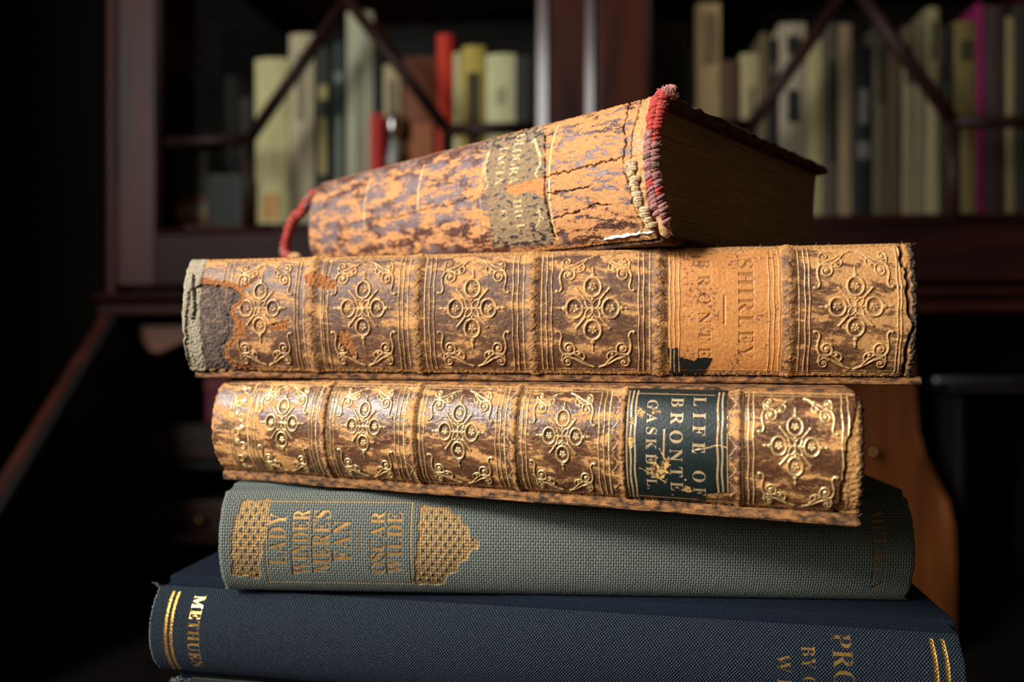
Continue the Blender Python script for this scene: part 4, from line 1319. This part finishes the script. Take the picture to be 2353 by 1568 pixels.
def glass_mat():
    m, n, l, out = new_mat('old_window_glass')
    t = n.new('ShaderNodeBsdfTransparent'); g = n.new('ShaderNodeBsdfGlossy'); f = n.new('ShaderNodeFresnel'); mx = n.new('ShaderNodeMixShader')
    t.inputs[0].default_value = (.975, .97, .95, 1); g.inputs['Roughness'].default_value = .02; f.inputs['IOR'].default_value = 1.025
    ns = n.new('ShaderNodeTexNoise'); ns.inputs['Scale'].default_value = 6; tc = n.new('ShaderNodeTexCoord'); l.new(tc.outputs['Object'], ns.inputs['Vector'])
    bp = n.new('ShaderNodeBump'); bp.inputs['Strength'].default_value = .05; bp.inputs['Distance'].default_value = .002
    l.new(ns.outputs['Fac'], bp.inputs['Height']); l.new(bp.outputs[0], g.inputs['Normal'])
    l.new(f.outputs[0], mx.inputs[0]); l.new(t.outputs[0], mx.inputs[1]); l.new(g.outputs[0], mx.inputs[2]); l.new(mx.outputs[0], out.inputs[0])
    return m
M_glass = glass_mat()

def boxes(name, mat, parent, lst, bevel=.0015):
    bm = bmesh.new()
    for lo, hi in lst: bm_box(bm, lo, hi, bevel)
    return link(name, bm_mesh(name, bm), mat, parent)

xL = cab(268, 400, 0)[0]; xM = cab(1372, 300, 0)[0]; xR = xM + (xM - xL)
xLs = cab(252, 400, 0)[0]
zDB = cab(300, 657, 0)[1]; zRail = cab(500, 536, 0)[1]; zSh = cab(620, 526, .075)[1]
zTop = zDB + 1.02

def bookcase():
    loc = cab_world(0, 0, 0)
    root = empty('glazed_bookcase', (loc.x, loc.y, zDB - .012), YAW, 'dark mahogany bookcase with two glazed doors, standing on the writing bureau', 'bookcase')
    Z = zDB - .012
    side_w = xL - xLs
    xRs = xR + side_w
    bz = lambda z: z - Z
    boxes('side_panel', M_wood, root, [((xLs - .004, -.002, 0), (xL - .001, .28, bz(zTop)))], .004)
    boxes('side_panel', M_wood, root, [((xR + .001, -.002, 0), (xRs + .004, .28, bz(zTop)))], .004)
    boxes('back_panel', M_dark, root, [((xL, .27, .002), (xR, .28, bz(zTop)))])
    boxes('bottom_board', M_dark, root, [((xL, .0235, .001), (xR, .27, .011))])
    boxes('top_board', M_wood_h, root, [((xLs - .02, -.02, bz(zTop) + .0005), (xRs + .02, .285, bz(zTop) + .03))], .006)
    boxes('shelf', M_wood_h, root, [((xL, .03, bz(zSh) - .016), (xR, .27, bz(zSh)))])
    boxes('shelf', M_wood_h, root, [((xL, .03, bz(zSh) + .34), (xR, .27, bz(zSh) + .356))])
    boxes('shelf', M_wood_h, root, [((xL, .03, bz(zSh) + .66), (xR, .27, bz(zSh) + .676))])
    boxes('partition', M_wood, root, [((xM + .002, .026, .012), (xM + .022, .27, bz(zTop) - .001))])
    st = cab(357, 400, 0)[0] - xL
    mats_bar = simple_mat('glazing_bar_wood', lin((28, 14, 11)), lin((54, 28, 20)), (30, 30, 8), .45, .6, .1, spec=.3)
    for side in (0, 1):
        a, b = (xL, xM - .0012) if side == 0 else (xM + .0012, xR)
        m = lambda x: x if side == 0 else (xM * 2 - x)
        rz0, rz1 = bz(zDB), bz(zRail)
        ra = cab(1262, 300, 0)[0]
        sa = st if side == 0 else (xM - ra)
        sb = (xM - ra) if side == 0 else st
        door = boxes('door', M_wood, root, [((a, 0, rz0), (a + sa, .022, bz(zTop) - .002)), ((b - sb, 0, rz0), (b, .022, bz(zTop) - .002))], .002)
        boxes('rail', M_wood_h, door, [((a + sa, .0004, rz0), (b - sb, .0216, rz1))], .002)
        boxes('rail', M_wood_h, door, [((a + sa, .0004, bz(zTop) - .075), (b - sb, .0216, bz(zTop) - .002))], .002)
        # bead along the bottom rail and the stiles
        bm = bmesh.new()
        bm_tube(bm, [(a + sa + .004, .004, rz1), (a + sa + .004, .004, bz(zTop) - .075)], .005, 10)
        link('inner_bead', bm_mesh('inner_bead', bm, True), mats_bar, door)
        bm = bmesh.new()
        bm_tube(bm, [(a + sa, .003, rz1 + .002), (b - sb, .003, rz1 + .002)], .004, 10)
        link('inner_bead', bm_mesh('inner_bead', bm, True), M_wood_h, door)
        bm = bmesh.new()
        if side == 0:
            xa, xc = cab(1234, 200, -.002)[0], cab(1258, 200, -.002)[0]
            bm_prism(bm, [(xa, .004), (xa, -.0005), (xc, -.0005 - (xc - xa) * .27), (xc + .001, .004)], 'z', rz1, bz(zTop) - .075, .0004)
            link('bead_moulding', bm_mesh('bead_moulding', bm), M_bead, door)
        else: bm.free()
        if side == 0:
            bm = bmesh.new()
            xb = cab(1355, 200, -.003)[0]
            bm_prism(bm, [(xb - .0044, -.0002), (xb + .0044, -.0028), (xb + .0050, -.0002)], 'z', rz0 + .002, bz(zTop) - .004, .0004)
            link('astragal', bm_mesh('astragal', bm), M_bead, door)
        Lb = [((380, 326), (570, 318)), ((570, 316), (570, 536)), ((570, 316), (795, -6)), ((795, -6), (1027, 297)), ((1027, 297), (1027, 516)), ((1027, 297), (1238, 291))]
        Rb = [((1500, 289), (1728, 286)), ((1728, 286), (1728, 508)), ((1728, 286), (1960, -45)), ((1960, -45), (2195, 278)), ((2195, 278), (2195, 504)), ((2195, 278), (2440, 278))]
        for p, q in (Lb if side == 0 else Rb):
            (x0, z0), (x1, z1) = cab(*p, .003), cab(*q, .003)
            bm = bmesh.new()
            bm_tube(bm, [(x0, .0075, bz(z0)), (x1, .0075, bz(z1))], .0072, 10)
            link('glazing_bar', bm_mesh('glazing_bar', bm, True), mats_bar, door)
        apx, apz = cab(795 if side == 0 else 1960, -6 if side == 0 else -45, .003)
        for dx, dz in ((-.2, .28), (.2, .28)):
            bm = bmesh.new()
            bm_tube(bm, [(apx, .0075, bz(apz)), (apx + dx, .0075, bz(apz) + dz)], .0072, 10)
            link('glazing_bar', bm_mesh('glazing_bar', bm, True), mats_bar, door)
        boxes('pane', M_glass, door, [((a + sa - .002, .016, rz1 - .002), (b - sb + .002, .018, bz(zTop) - .07))], 0)
    # waist moulding under the doors
    x0 = cab(216, 686, -.02)[0]
    zt, zm = cab(300, 672, -.02)[1], cab(300, 698, -.02)[1]
    prof = [(.28, bz(zt)), (-.012, bz(zt)), (-.020, bz(zt) - .003), (-.024, bz(zt) - .007), (-.020, bz(zt) - .011), (-.012, bz(zm)), (.28, bz(zm))]
    bm = bmesh.new(); bm_prism(bm, prof, 'x', x0, xR + (xL - x0))
    link('waist_moulding', bm_mesh('waist_moulding', bm), M_wood_h, root)
    root.location.z = Z
    return zm, x0

def shade_cols(cols, vert=True):
    return cols

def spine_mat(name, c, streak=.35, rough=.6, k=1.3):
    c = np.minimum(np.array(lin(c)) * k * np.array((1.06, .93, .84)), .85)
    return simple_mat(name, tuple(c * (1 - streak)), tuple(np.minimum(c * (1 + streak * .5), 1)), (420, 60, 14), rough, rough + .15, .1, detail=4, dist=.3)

M_paper = simple_mat('bookcase_page_edges', lin((150, 136, 104)), lin((196, 182, 148)), (900, 60, 40), .9, .95, .2)

def shelf_book(u0, u1, vt, colour, label, yf=.075, depth=.13, title=None, tcol=(40, 40, 38), soft=False, rough=.6, name='shelf_book', group=None):
    (x0, _), (x1, _) = cab(u0, 400, yf), cab(u1, 400, yf)
    x0 += .0003; x1 -= .0003
    h = cab((u0 + u1) / 2, vt, yf)[1] - zSh
    w = x1 - x0
    loc = cab_world((x0 + x1) / 2, yf, zSh + .0003)
    root = empty(name, loc, YAW, label, 'book', group)
    t = min(.0022, w * .16)
    bulge = min(.0035, w * .16)
    N = 8
    out = [(-w / 2 + w * k / N, -bulge * math.sin(math.pi * k / N) * (1 if not soft else .5)) for k in range(N + 1)]
    inn = [(-w / 2 + t + (w - 2 * t) * k / N, t - bulge * math.sin(math.pi * k / N) * .8) for k in range(N + 1)]
    ring = [(-w / 2, depth)] + out + [(w / 2, depth), (w / 2 - t, depth)] + inn[::-1] + [(-w / 2 + t, depth)]
    bm = bmesh.new()
    vs = [(bm.verts.new((*p, 0)), bm.verts.new((*p, h))) for p in ring]
    n = len(ring)
    for k in range(n):
        a, b = vs[k], vs[(k + 1) % n]
        bm.faces.new((a[0], b[0], b[1], a[1]))
    m = N + 1
    # caps as quads between the outer and inner lines
    oi = [0] + list(range(1, m + 1)) + [m + 1]
    ii = [n - 1] + list(range(n - 2, m + 1, -1))
    ii = ii[:len(oi)]
    for k in range(len(oi) - 1):
        for lv in (0, 1):
            f = [vs[oi[k]][lv], vs[oi[k + 1]][lv], vs[ii[k + 1]][lv], vs[ii[k]][lv]]
            if len(set(f)) == 4:
                try: bm.faces.new(f)
                except ValueError: pass
    link('cover', bm_mesh('cover', bm), spine_mat('cover_' + '_'.join(label.split()[:3]), colour, rough=rough, k=1.55 if u0 < 1240 else .95), root)  # falloff of light baked into covers: lighter behind left door, darker behind right
    boxes('page_block', M_paper, root, [((-w / 2 + t * 1.05, t * 1.1, .003), (w / 2 - t * 1.05, depth - .003, h - .0025))], 0)
    for k, (a, b, frac) in enumerate(title or ()):
        bm = bmesh.new()
        ww = w * frac / 2
        bm_box(bm, (-ww, -bulge - .0005, h * a), (ww, -bulge * .8 + .0006, h * b), 0)
        link('title_panel', bm_mesh('title_panel', bm), spine_mat('title_' + '_'.join(label.split()[:3]), tcol, .5, k=1.5 if u0 < 1240 else .9), root)  # title colours carry the same painted light falloff as the covers
    return root

def shelf_books():
    B = shelf_book
    L = [
        (586, 661, 136, (206, 196, 150), 'cream book with rounded top edge, leftmost light book in the left door', [(.05, .2, .5)], (190, 150, 96)),
        (664, 722, 80, (176, 176, 152), 'tall grey-cream book right beside the round-topped cream one', [(.55, .9, .35)], (130, 130, 112)),
        (724, 765, 118, (34, 42, 38), 'blackish green book with pale yellow lettering on its back', [(.3, .62, .45), (.72, .8, .5)], (150, 146, 98)),
        (766, 794, 100, (40, 56, 58), 'slim dark teal book left of the tallest pale grey-green book', [(.78, .84, .6), (.2, .6, .35)], (120, 140, 136)),
        (796, 858, 28, (164, 176, 158), 'tallest pale grey-green book under the left arch of glazing bars', [(.1, .75, .3)], (130, 142, 128)),
        (859, 880, 120, (22, 26, 26), 'narrow black book between the tall grey-green book and a beige one', None, None),
        (881, 922, 150, (166, 160, 132), 'thin beige book behind the small red one', [(.5, .9, .4)], (110, 108, 90)),
        (928, 1002, 132, (112, 66, 44), 'brown leather book with lighter tan back, left of the bright red one', [(.35, .6, .8)], (150, 96, 58)),
        (1004, 1040, 80, (196, 52, 34), 'bright red book, tallest at the right of the left door', None, None),
        (1042, 1060, 122, (206, 196, 158), 'narrow cream book pressed against the bright red one', None, None),
        (1061, 1115, 108, (172, 164, 84), 'olive yellow book with dark oval on its back', [(.15, .85, .55)], (62, 54, 30)),
        (1116, 1186, 126, (206, 204, 164), 'wide pale cream book, last light one in the left door', [(.7, .8, .3)], (150, 154, 130)),
        (1190, 1236, 130, (28, 28, 30), 'black book at the right end of the left door', None, None),
        (1508, 1580, 50, (84, 80, 62), 'dim olive grey book, first at the left of the right door', [(.1, .9, .5)], (54, 52, 42)),
        (1582, 1597, 108, (40, 44, 42), 'thin dark grey book left of the tall tan one', None, None),
        (1599, 1656, 8, (196, 178, 138), 'tall tan cream book, highest in the left half of the right door', [(.72, .95, .45)], (140, 126, 96)),
        (1658, 1700, 140, (92, 76, 56), 'short dull brown book just right of the tall tan one', None, None),
        (1702, 1745, 124, (196, 192, 154), 'short cream book at the left end of the right-hand glazing arch', [(.3, .8, .3)], (150, 146, 116)),
        (1747, 1765, 76, (120, 112, 86), 'thin taupe book rising behind the short cream one', None, None),
        (1767, 1788, 90, (34, 36, 38), 'thin black book left of the white book with a black title', [(.8, .86, .6)], (120, 120, 100)),
        (1790, 1852, 54, (188, 186, 172), 'greyish white book with small black title blocks', [(.84, .93, .45), (.5, .66, .4)], (40, 40, 42)),
        (1854, 1890, 92, (196, 196, 152), 'narrow yellowish cream book right of the greyish white one', None, None),
        (1892, 1926, 52, (92, 92, 84), 'slate grey book under the right-hand glazing arch', [(.3, .8, .4)], (52, 54, 54)),
        (1928, 1958, 56, (158, 146, 116), 'narrow buff book beside the black one with white lettering', None, None),
        (1960, 2004, 108, (22, 28, 36), 'blue-black book with white lettering down its back', [(.55, .75, .4), (.35, .45, .7)], (120, 124, 128)),
        (2006, 2040, 62, (96, 96, 80), 'dim khaki book right of the blue-black one', [(.6, .9, .5)], (60, 58, 48)),
        (2042, 2072, 104, (88, 76, 58), 'dull brown book right of the khaki one, short', None, None),
        (2074, 2098, 62, (150, 146, 122), 'narrow grey-beige book left of the tall pale one', [(.7, .9, .5)], (70, 68, 58)),
        (2100, 2126, 66, (136, 136, 116), 'narrow grey-green book touching the tall pale one', None, None),
        (2128, 2158, 18, (168, 166, 132), 'tall pale book just left of the right-hand upright glazing bar', [(.75, .93, .35)], (70, 70, 60)),
        (2160, 2190, 60, (40, 42, 38), 'charcoal book behind the right-hand upright glazing bar', [(.3, .7, .4)], (90, 90, 76)),
        (2192, 2242, 50, (128, 122, 76), 'olive book left of the magenta one', [(.8, .9, .5)], (70, 66, 44)),
        (2244, 2262, 8, (150, 34, 110), 'slim magenta book, the only purple one', None, None),
        (2264, 2310, 14, (72, 58, 60), 'dark plum grey book right of the magenta one', None, None),
        (2312, 2330, 40, (168, 162, 124), 'thin cream book near the right edge', None, None),
        (2332, 2366, 12, (54, 54, 50), 'dark grey book at the far right edge', None, None),
    ]
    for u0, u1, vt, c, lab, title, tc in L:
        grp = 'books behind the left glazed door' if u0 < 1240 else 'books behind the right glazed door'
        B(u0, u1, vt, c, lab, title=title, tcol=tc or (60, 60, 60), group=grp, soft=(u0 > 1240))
    B(850, 880, 262, (176, 44, 50), 'small raspberry red book in front of taller ones', yf=.05, depth=.02, group='books behind the left glazed door')
    # silver-topped glass bottle in front of the beige book
    m_s = simple_mat('silver', (.55, .55, .55), (.8, .8, .8), (80, 80, 80), .2, .3, 0, metal=1)
    x, z = cab(905, 300, .055); zt = cab(905, 258, .055)[1]
    r = empty('scent_bottle', cab_world(x, .055, zSh + .0003), YAW, 'small silver-topped bottle between the red and the brown books', 'bottle')
    h = zt - zSh
    bm = bmesh.new(); bm_tube(bm, [(0, 0, 0), (0, 0, h * .6), (0, 0, h * .7), (0, 0, h * .78)], [.0085, .0085, .005, .004], 16)
    link('body', bm_mesh('body', bm, True), simple_mat('cloudy_glass', lin((120, 124, 124)), lin((190, 194, 194)), (60, 60, 60), .15, .2, 0), r)
    bm = bmesh.new(); bm_tube(bm, [(0, 0, h * .78), (0, 0, h * .82), (0, 0, h * .95), (0, 0, h)], [.005, .0085, .0085, .004], 16)
    link('stopper', bm_mesh('stopper', bm, True), m_s, r)
    # dark volumes in the unlit left part, cards propped before them
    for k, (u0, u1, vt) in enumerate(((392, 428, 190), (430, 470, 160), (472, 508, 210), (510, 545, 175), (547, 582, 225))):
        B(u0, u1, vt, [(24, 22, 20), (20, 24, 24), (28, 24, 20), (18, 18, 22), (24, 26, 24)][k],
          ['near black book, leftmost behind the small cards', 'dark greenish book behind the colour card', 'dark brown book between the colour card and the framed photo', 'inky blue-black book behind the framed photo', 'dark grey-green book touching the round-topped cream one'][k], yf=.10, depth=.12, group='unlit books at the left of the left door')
    (x0, z0), (x1, z1) = cab(402, 524, .06), cab(476, 352, .06)
    r = empty('picture_card', cab_world((x0 + x1) / 2, .06, zSh + .0003), YAW, 'colour picture card propped at the left inside the bookcase', 'card')
    w, h = x1 - x0, z1 - zSh
    boxes('card', spine_mat('card_stock', (58, 52, 46)), r, [((-w / 2, 0, 0), (w / 2, .0008, h))], 0)
    for k, (a, b, c) in enumerate(((.0, .12, (150, 92, 60)), (.12, .32, (170, 168, 140)), (.34, .42, (150, 88, 44)), (.44, .68, (44, 62, 34)), (.7, .97, (62, 58, 52)))):
        boxes('printed_band', spine_mat('print_%d' % k, c, .5), r, [((-w * .47, -.0006, h * a + .001), (w * .47, .0002, h * b))], 0)
    (x0, z0), (x1, z1) = cab(482, 524, .05), cab(556, 402, .05)
    r = empty('photo_frame', cab_world((x0 + x1) / 2, .05, zSh + .0003), YAW, 'small grey-blue framed photograph beside the upright glazing bar', 'photo frame')
    w, h = x1 - x0, z1 - zSh
    fr = .004
    boxes('frame', spine_mat('frame_grey', (66, 74, 78)), r, [((-w / 2, -.002, 0), (-w / 2 + fr, .003, h)), ((w / 2 - fr, -.002, 0), (w / 2, .003, h)), ((-w / 2, -.002, h - fr), (w / 2, .003, h)), ((-w / 2, -.002, 0), (w / 2, .003, fr))], .0008)
    boxes('photograph', spine_mat('photo_dark', (34, 42, 48), .7), r, [((-w / 2 + fr * .8, 0, fr * .8), (w / 2 - fr * .8, .001, h - fr * .8))], 0)

def bureau(zm, xm):
    """writing bureau under the bookcase: sloping sides, flap let down, fitted nest of drawers and pigeonholes"""
    loc = cab_world(0, 0, 0)
    root = empty('writing_bureau', (loc.x, loc.y, 0), YAW, 'dark mahogany writing bureau with sloping sides and fitted interior', 'bureau')
    zB = zm - .0012
    xs = cab(236, 716, -.01)[0]
    xr = xR + (xL - xs)
    # slope: same side plane, lower end seen at the photo's left edge
    lo, hi = -.5, .0
    for _ in range(60):
        mid = (lo + hi) / 2
        if cab(0, 1100, mid)[0] < xs: hi = mid
        else: lo = mid
    ys = (lo + hi) / 2
    zs = cab(0, 1100, ys)[1]
    sl = (zB - .012 - zs) / (ys - (-.012))
    zE = CZ - .33
    yE = -.012 + (zB - .012 - zE) / sl
    for a in (xs, xr - .02):
        bm = bmesh.new()
        bm_prism(bm, [(.28, .0), (.28, zB - .0125), (-.012, zB - .0125), (yE, zE), (yE, 0)], 'x', a, a + .02, .002)
        link('side_panel', bm_mesh('side_panel', bm), M_dark, root)
        bm = bmesh.new()
        dy, dz_ = .0022, .0022
        bm_prism(bm, [(-.0122, zB - .0126), (yE - .0002, zE), (yE - dy, zE + dz_), (-.0122 - dy, zB - .0126)], 'x', a, a + .013, .0006)
        link('slope_edging', bm_mesh('slope_edging', bm), M_wood, root)
    boxes('top_board', M_wood_h, root, [((xs - .004, -.016, zB - .012), (xr + .004, .285, zB))], .003)
    boxes('back_panel', M_dark, root, [((xs + .021, .265, .02), (xr - .021, .28, zB - .0125))])
    boxes('writing_surface', M_dark, root, [((xs + .021, yE + .01, zE - .02), (xr - .021, .264, zE))])
    boxes('fall_front', simple_mat('flap_leather', lin((16, 10, 8)), lin((26, 16, 12)), (30, 30, 30), .7, .8, .2), root, [((xs + .021, yE - .205, zE - .02), (xr - .021, yE + .008, zE - .001))], .002)
    dz = (zE - .04) / 4
    for k in range(4):
        d = boxes('drawer', M_wood_h, root, [((xs + .024, yE - .002, .03 + k * dz), (xr - .024, yE + .02, .03 + (k + 1) * dz - .006))], .002)
        for x in (xs + .2, xr - .2):
            bm = bmesh.new(); bm_tube(bm, [(x, yE - .002, .03 + (k + .5) * dz), (x, yE - .012, .03 + (k + .5) * dz), (x, yE - .022, .03 + (k + .5) * dz)], [.006, .005, .011], 14)
            link('knob', bm_mesh('knob', bm, True), M_brass, d)
    # fitted interior
    nest = []
    def shelf(u0, v, u1, y0=.03, y1=.26, mat=M_dark, th=.008):
        (x0, z), (x1, _) = cab(u0, v, y0), cab(u1, v, y0)
        boxes('pigeonhole_shelf', mat, root, [((x0, y0, z - th), (x1, y1, z))], .001)
    # valance over the left pigeonholes
    (x0, z0), (x1, z1) = cab(300, 748, .02), cab(470, 815, .02)
    arch = [(x0, z0), (x1, z0)] + [(x1 + (x0 - x1) * t, z0 - (z0 - z1) * (1 - .85 * math.sin(math.pi * (t * .5 + .5)) if t > .0 else 1) * (1 - t * .2)) for t in np.linspace(.0, 1, 9)]
    arch = [(cab(305, 748, .02)), (cab(470, 748, .02)), (cab(470, 762, .02)), (cab(440, 776, .02)), (cab(400, 795, .02)), (cab(365, 812, .02)), (cab(345, 808, .02)), (cab(325, 785, .02))]
    bm = bmesh.new(); bm_prism(bm, arch, 'y', .02, .028, .0008)
    link('valance', bm_mesh('valance', bm), simple_mat('valance_veneer', lin((100, 56, 34)), lin((130, 76, 48)), (6, 30, 30), .4, .5, .1), root)
    shelf(300, 975, 960, .05); shelf(300, 1062, 960, .05)
    shelf(390, 1236, 960, .02, mat=M_wood_h, th=.006)
    def drawer(u0, u1, v0, v1, y, mat, knob=True):
        (x0, z1), (x1, _), (_, z0) = cab(u0, v0, y), cab(u1, v0, y), cab(u0, v1, y)
        d = boxes('small_drawer', mat, root, [((x0, y, z0), (x1, y + .14, z1))], .0015)
        if knob:
            xc, zc = (x0 + x1) / 2, (z0 + z1) / 2
            bm = bmesh.new(); bm_tube(bm, [(xc, y + .001, zc), (xc, y - .006, zc), (xc, y - .010, zc), (xc, y - .014, zc)], [.003, .003, .006, .003], 12)
            link('knob', bm_mesh('knob', bm, True), M_brass, d)
    for u in (640, 958):
        x = cab(u, 1000, .04)[0]
        boxes('nest_partition', M_dark, root, [((x, .032, zE + .001), (x + .008, .262, zB - .0135))], .001)
    M_dim = simple_mat('dim_veneer', lin((40, 22, 10)), lin((62, 36, 16)), (8, 30, 30), .45, .55, .1)
    drawer(335, 634, 985, 1054, .05, M_dim, False); drawer(656, 950, 985, 1054, .05, M_dim, False)
    drawer(310, 628, 1150, 1228, .05, M_dim, True); drawer(660, 945, 1150, 1228, .05, M_dim, True)
    # partition with an ogee front edge, right of the stack
    xp = cab(2088, 890, .05)[0]
    def solve(v, u):
        a, b = -.6, .24
        for _ in range(50):
            m = (a + b) / 2
            if cab(u, v, m)[0] > xp: a = m      # nearer planes give smaller x for right-hand pixels
            else: b = m
        # pixel right of centre: x grows with depth
        a, b = -.6, .24
        for _ in range(50):
            m = (a + b) / 2
            if cab(u, v, m)[0] < xp: a = m
            else: b = m
        return m, cab(u, v, m)[1]
    edge = [solve(v, u) for v, u in ((760, 2080), (890, 2086), (990, 2092), (1050, 2108), (1100, 2135), (1150, 2162), (1210, 2175), (1300, 2178))]
    prof = [(.26, edge[0][1])] + edge + [(edge[-1][0], zE + .001), (.26, zE + .001)]
    bm = bmesh.new(); bm_prism(bm, prof, 'x', xp, xp + .008, .0008)
    link('partition', bm_mesh('partition', bm), M_oak, root)
    xq = cab(1960, 900, .08)[0]
    boxes('nest_front', M_oak, root, [((xp - .16, .12, zE + .001), (xp - .001, .13, edge[0][1]))], .001)
    bm = bmesh.new(); xc, zc = cab(2008, 1040, .105); bm_tube(bm, [(xc, .119, zc), (xc, .110, zc), (xc, .106, zc), (xc, .100, zc)], [.003, .003, .0065, .003], 14)
    link('knob', bm_mesh('knob', bm, True), M_brass, root)
    shelf(2185, 886, 2600, .03)
    boxes('nest_partition', M_dark, root, [((cab(2200, 1210, .05)[0], .05, zE + .001), (cab(2215, 1210, .05)[0], .26, cab(2200, 886, .05)[1] - .009))], .001)
    (xa, z), (xb, _) = cab(2166, 874, .012), cab(2470, 874, .012)
    pw = cab_world((xa + xb) / 2, .042, 0)
    r = empty('metal_rod', (pw.x, pw.y, z), YAW, 'grey metal rod with rounded end lying across the bureau shelf at the right', 'rod')
    bm = bmesh.new(); hl = (xb - xa) / 2
    bm_tube(bm, [(-hl, 0, 0), (-hl + .001, 0, 0), (-hl + .004, 0, 0), (hl, 0, 0)], [.001, .0035, .005, .005], 16)
    o = link('bar', bm_mesh('bar', bm, True), simple_mat('brushed_steel', lin((110, 112, 112)), lin((150, 152, 152)), (20, 300, 300), .35, .45, .05, metal=.9), r)
    (x, z) = cab(2168, 884, .03)
    r.location = cab_world((xa + xb) / 2, .036, cab(2185, 886, .03)[1] + .0055)
    # dark red case in the left pigeonhole
    (x0, z1), (x1, z0) = cab(470, 868, .06), cab(625, 974, .06)
    zf = cab(300, 975, .05)[1]
    r = empty('writing_case', cab_world((x0 + x1) / 2, .075, zf + .0004), YAW, 'dark red case standing in the bureau behind the gilt leather books', 'case')
    w, h = (x1 - x0) / 2, z1 - zf
    m = simple_mat('maroon_leather', lin((84, 18, 30)), lin((120, 34, 46)), (60, 60, 60), .5, .6, .2)
    boxes('case_body', m, r, [((-w, -.015, 0), (w, .10, h * .62))], .003)
    boxes('case_lid', m, r, [((-w - .001, -.016, h * .63), (w + .001, .101, h))], .003)

def room():
    wall = simple_mat('dark_wall', lin((26, 25, 20)), lin((34, 33, 27)), (4, 4, 4), .9, .95, .1)
    pale = simple_mat('cream_wall', lin((98, 88, 74)), lin((108, 98, 84)), (4, 4, 4), .9, .95, .05)
    floor = simple_mat('dark_floor_boards', lin((36, 24, 16)), lin((60, 40, 26)), (12, 1.5, 6), .5, .6, .1)
    X0, X1, Y0, Y1, H = -.95, 1.75, -1.5, 1.42, 2.5
    def st(n, lst, m): return tag(boxes(n, m, None, lst, 0), kind='structure')
    st('floor', [((X0 - .1, Y0 - .1, -.1), (X1 + .1, Y1 + .1, 0))], floor)
    st('ceiling', [((X0 - .1, Y0 - .1, H), (X1 + .1, Y1 + .1, H + .1))], pale)
    st('wall_back', [((X0 - .1, Y1, .0), (X1 + .1, Y1 + .1, H))], wall)
    st('wall_front', [((X0 - .1, Y0 - .1, 0), (X1 + .1, Y0, H))], pale)
    st('wall_right', [((X1, Y0, 0), (X1 + .1, Y1, H))], pale)
    wy0, wy1, wz0, wz1 = WIN
    st('wall_left', [((X0 - .1, Y0, 0), (X0, wy0, H)), ((X0 - .1, wy1, 0), (X0, Y1, H)), ((X0 - .1, wy0, 0), (X0, wy1, wz0)), ((X0 - .1, wy0, wz1), (X0, wy1, H))], wall)
    fr = simple_mat('painted_sash', lin((150, 148, 140)), lin((176, 174, 166)), (10, 10, 10), .5, .6, .05)
    win = st('window_1', [((X0 - .09, wy0, wz0), (X0 - .05, wy0 + .03, wz1)), ((X0 - .09, wy1 - .03, wz0), (X0 - .05, wy1, wz1)), ((X0 - .09, wy0, wz0), (X0 - .05, wy1, wz0 + .03)), ((X0 - .09, wy0, wz1 - .03), (X0 - .05, wy1, wz1))], fr)

WIN = (-.66, .10, 1.20, 2.02)
def table():
    m = simple_mat('dark_table_wood', lin((34, 20, 14)), lin((58, 34, 22)), (3, 24, 24), .4, .5, .1)
    zt = CZ - .1344
    r = empty('side_table', (0, .17, 0), 0, 'small dark wooden table carrying the stack of books', 'table')
    boxes('tabletop', m, r, [((-.26, -.13, zt - .022), (.26, .110, zt))], .004)
    for x in (-.23, .23):
        for y in (-.10, .075):
            bm = bmesh.new(); bm_tube(bm, [(x, y, 0), (x, y, .1), (x, y, zt - .0225)], [.011, .013, .018], 12)
            link('leg', bm_mesh('leg', bm, True), m, r)

def lights():
    wy0, wy1, wz0, wz1 = WIN
    d = bpy.data.lights.new('window_daylight', 'AREA')
    d.shape = 'RECTANGLE'
    d.size, d.size_y = wy1 - wy0 - .06, wz1 - wz0 - .06
    d.energy = LIGHT
    d.color = (1.0, .985, .96)
    o = bpy.data.objects.new('window_daylight', d); COL.objects.link(o)
    o.location = (-.93, (wy0 + wy1) / 2, (wz0 + wz1) / 2)
    o.rotation_euler = (0, math.radians(-90), 0)
    o.rotation_euler = Vector((1, 0, 0)).to_track_quat('-Z', 'Y').to_euler()
    k = bpy.data.lights.new('added_stack_spot', 'SPOT')  # added spot, no real source: its narrow cone imitates vignetting across the stack
    k.energy = 64.0; k.color = (1.0, .97, .93)
    k.spot_size = math.radians(23); k.spot_blend = 1.0; k.shadow_soft_size = .11
    ko = bpy.data.objects.new('added_stack_spot', k); COL.objects.link(ko)
    ko.location = (-.74, -.36, CZ + .50)
    aim = Vector((-.035, .20, CZ + .018)) - ko.location
    ko.rotation_euler = aim.to_track_quat('-Z', 'Y').to_euler()
    w = bpy.data.worlds.new('room_gloom'); scene.world = w
    w.use_nodes = True
    w.node_tree.nodes['Background'].inputs[0].default_value = (.62, .58, .55, 1)
    w.node_tree.nodes['Background'].inputs[1].default_value = .06
LIGHT = 20.0

def camera():
    c = bpy.data.cameras.new('camera')
    c.sensor_width = 36; c.sensor_fit = 'HORIZONTAL'
    c.lens = 36 * FPX / 2353
    c.clip_start = .01; c.clip_end = 20
    c.dof.use_dof = True
    c.dof.focus_distance = .181
    c.dof.aperture_fstop = 8.0
    o = bpy.data.objects.new('camera', c); COL.objects.link(o)
    o.location = (0, 0, CZ)
    o.rotation_euler = (math.radians(90), 0, 0)
    scene.camera = o

scene.view_settings.view_transform = 'Standard'
scene.view_settings.look = 'None'
room()
table()
zm, xm = bookcase()
bureau(zm, xm)
shelf_books()
book_base()
book_profundis()
book_wilde()
book_bronte()
book_shirley()
book_mottled()
lights()
camera()
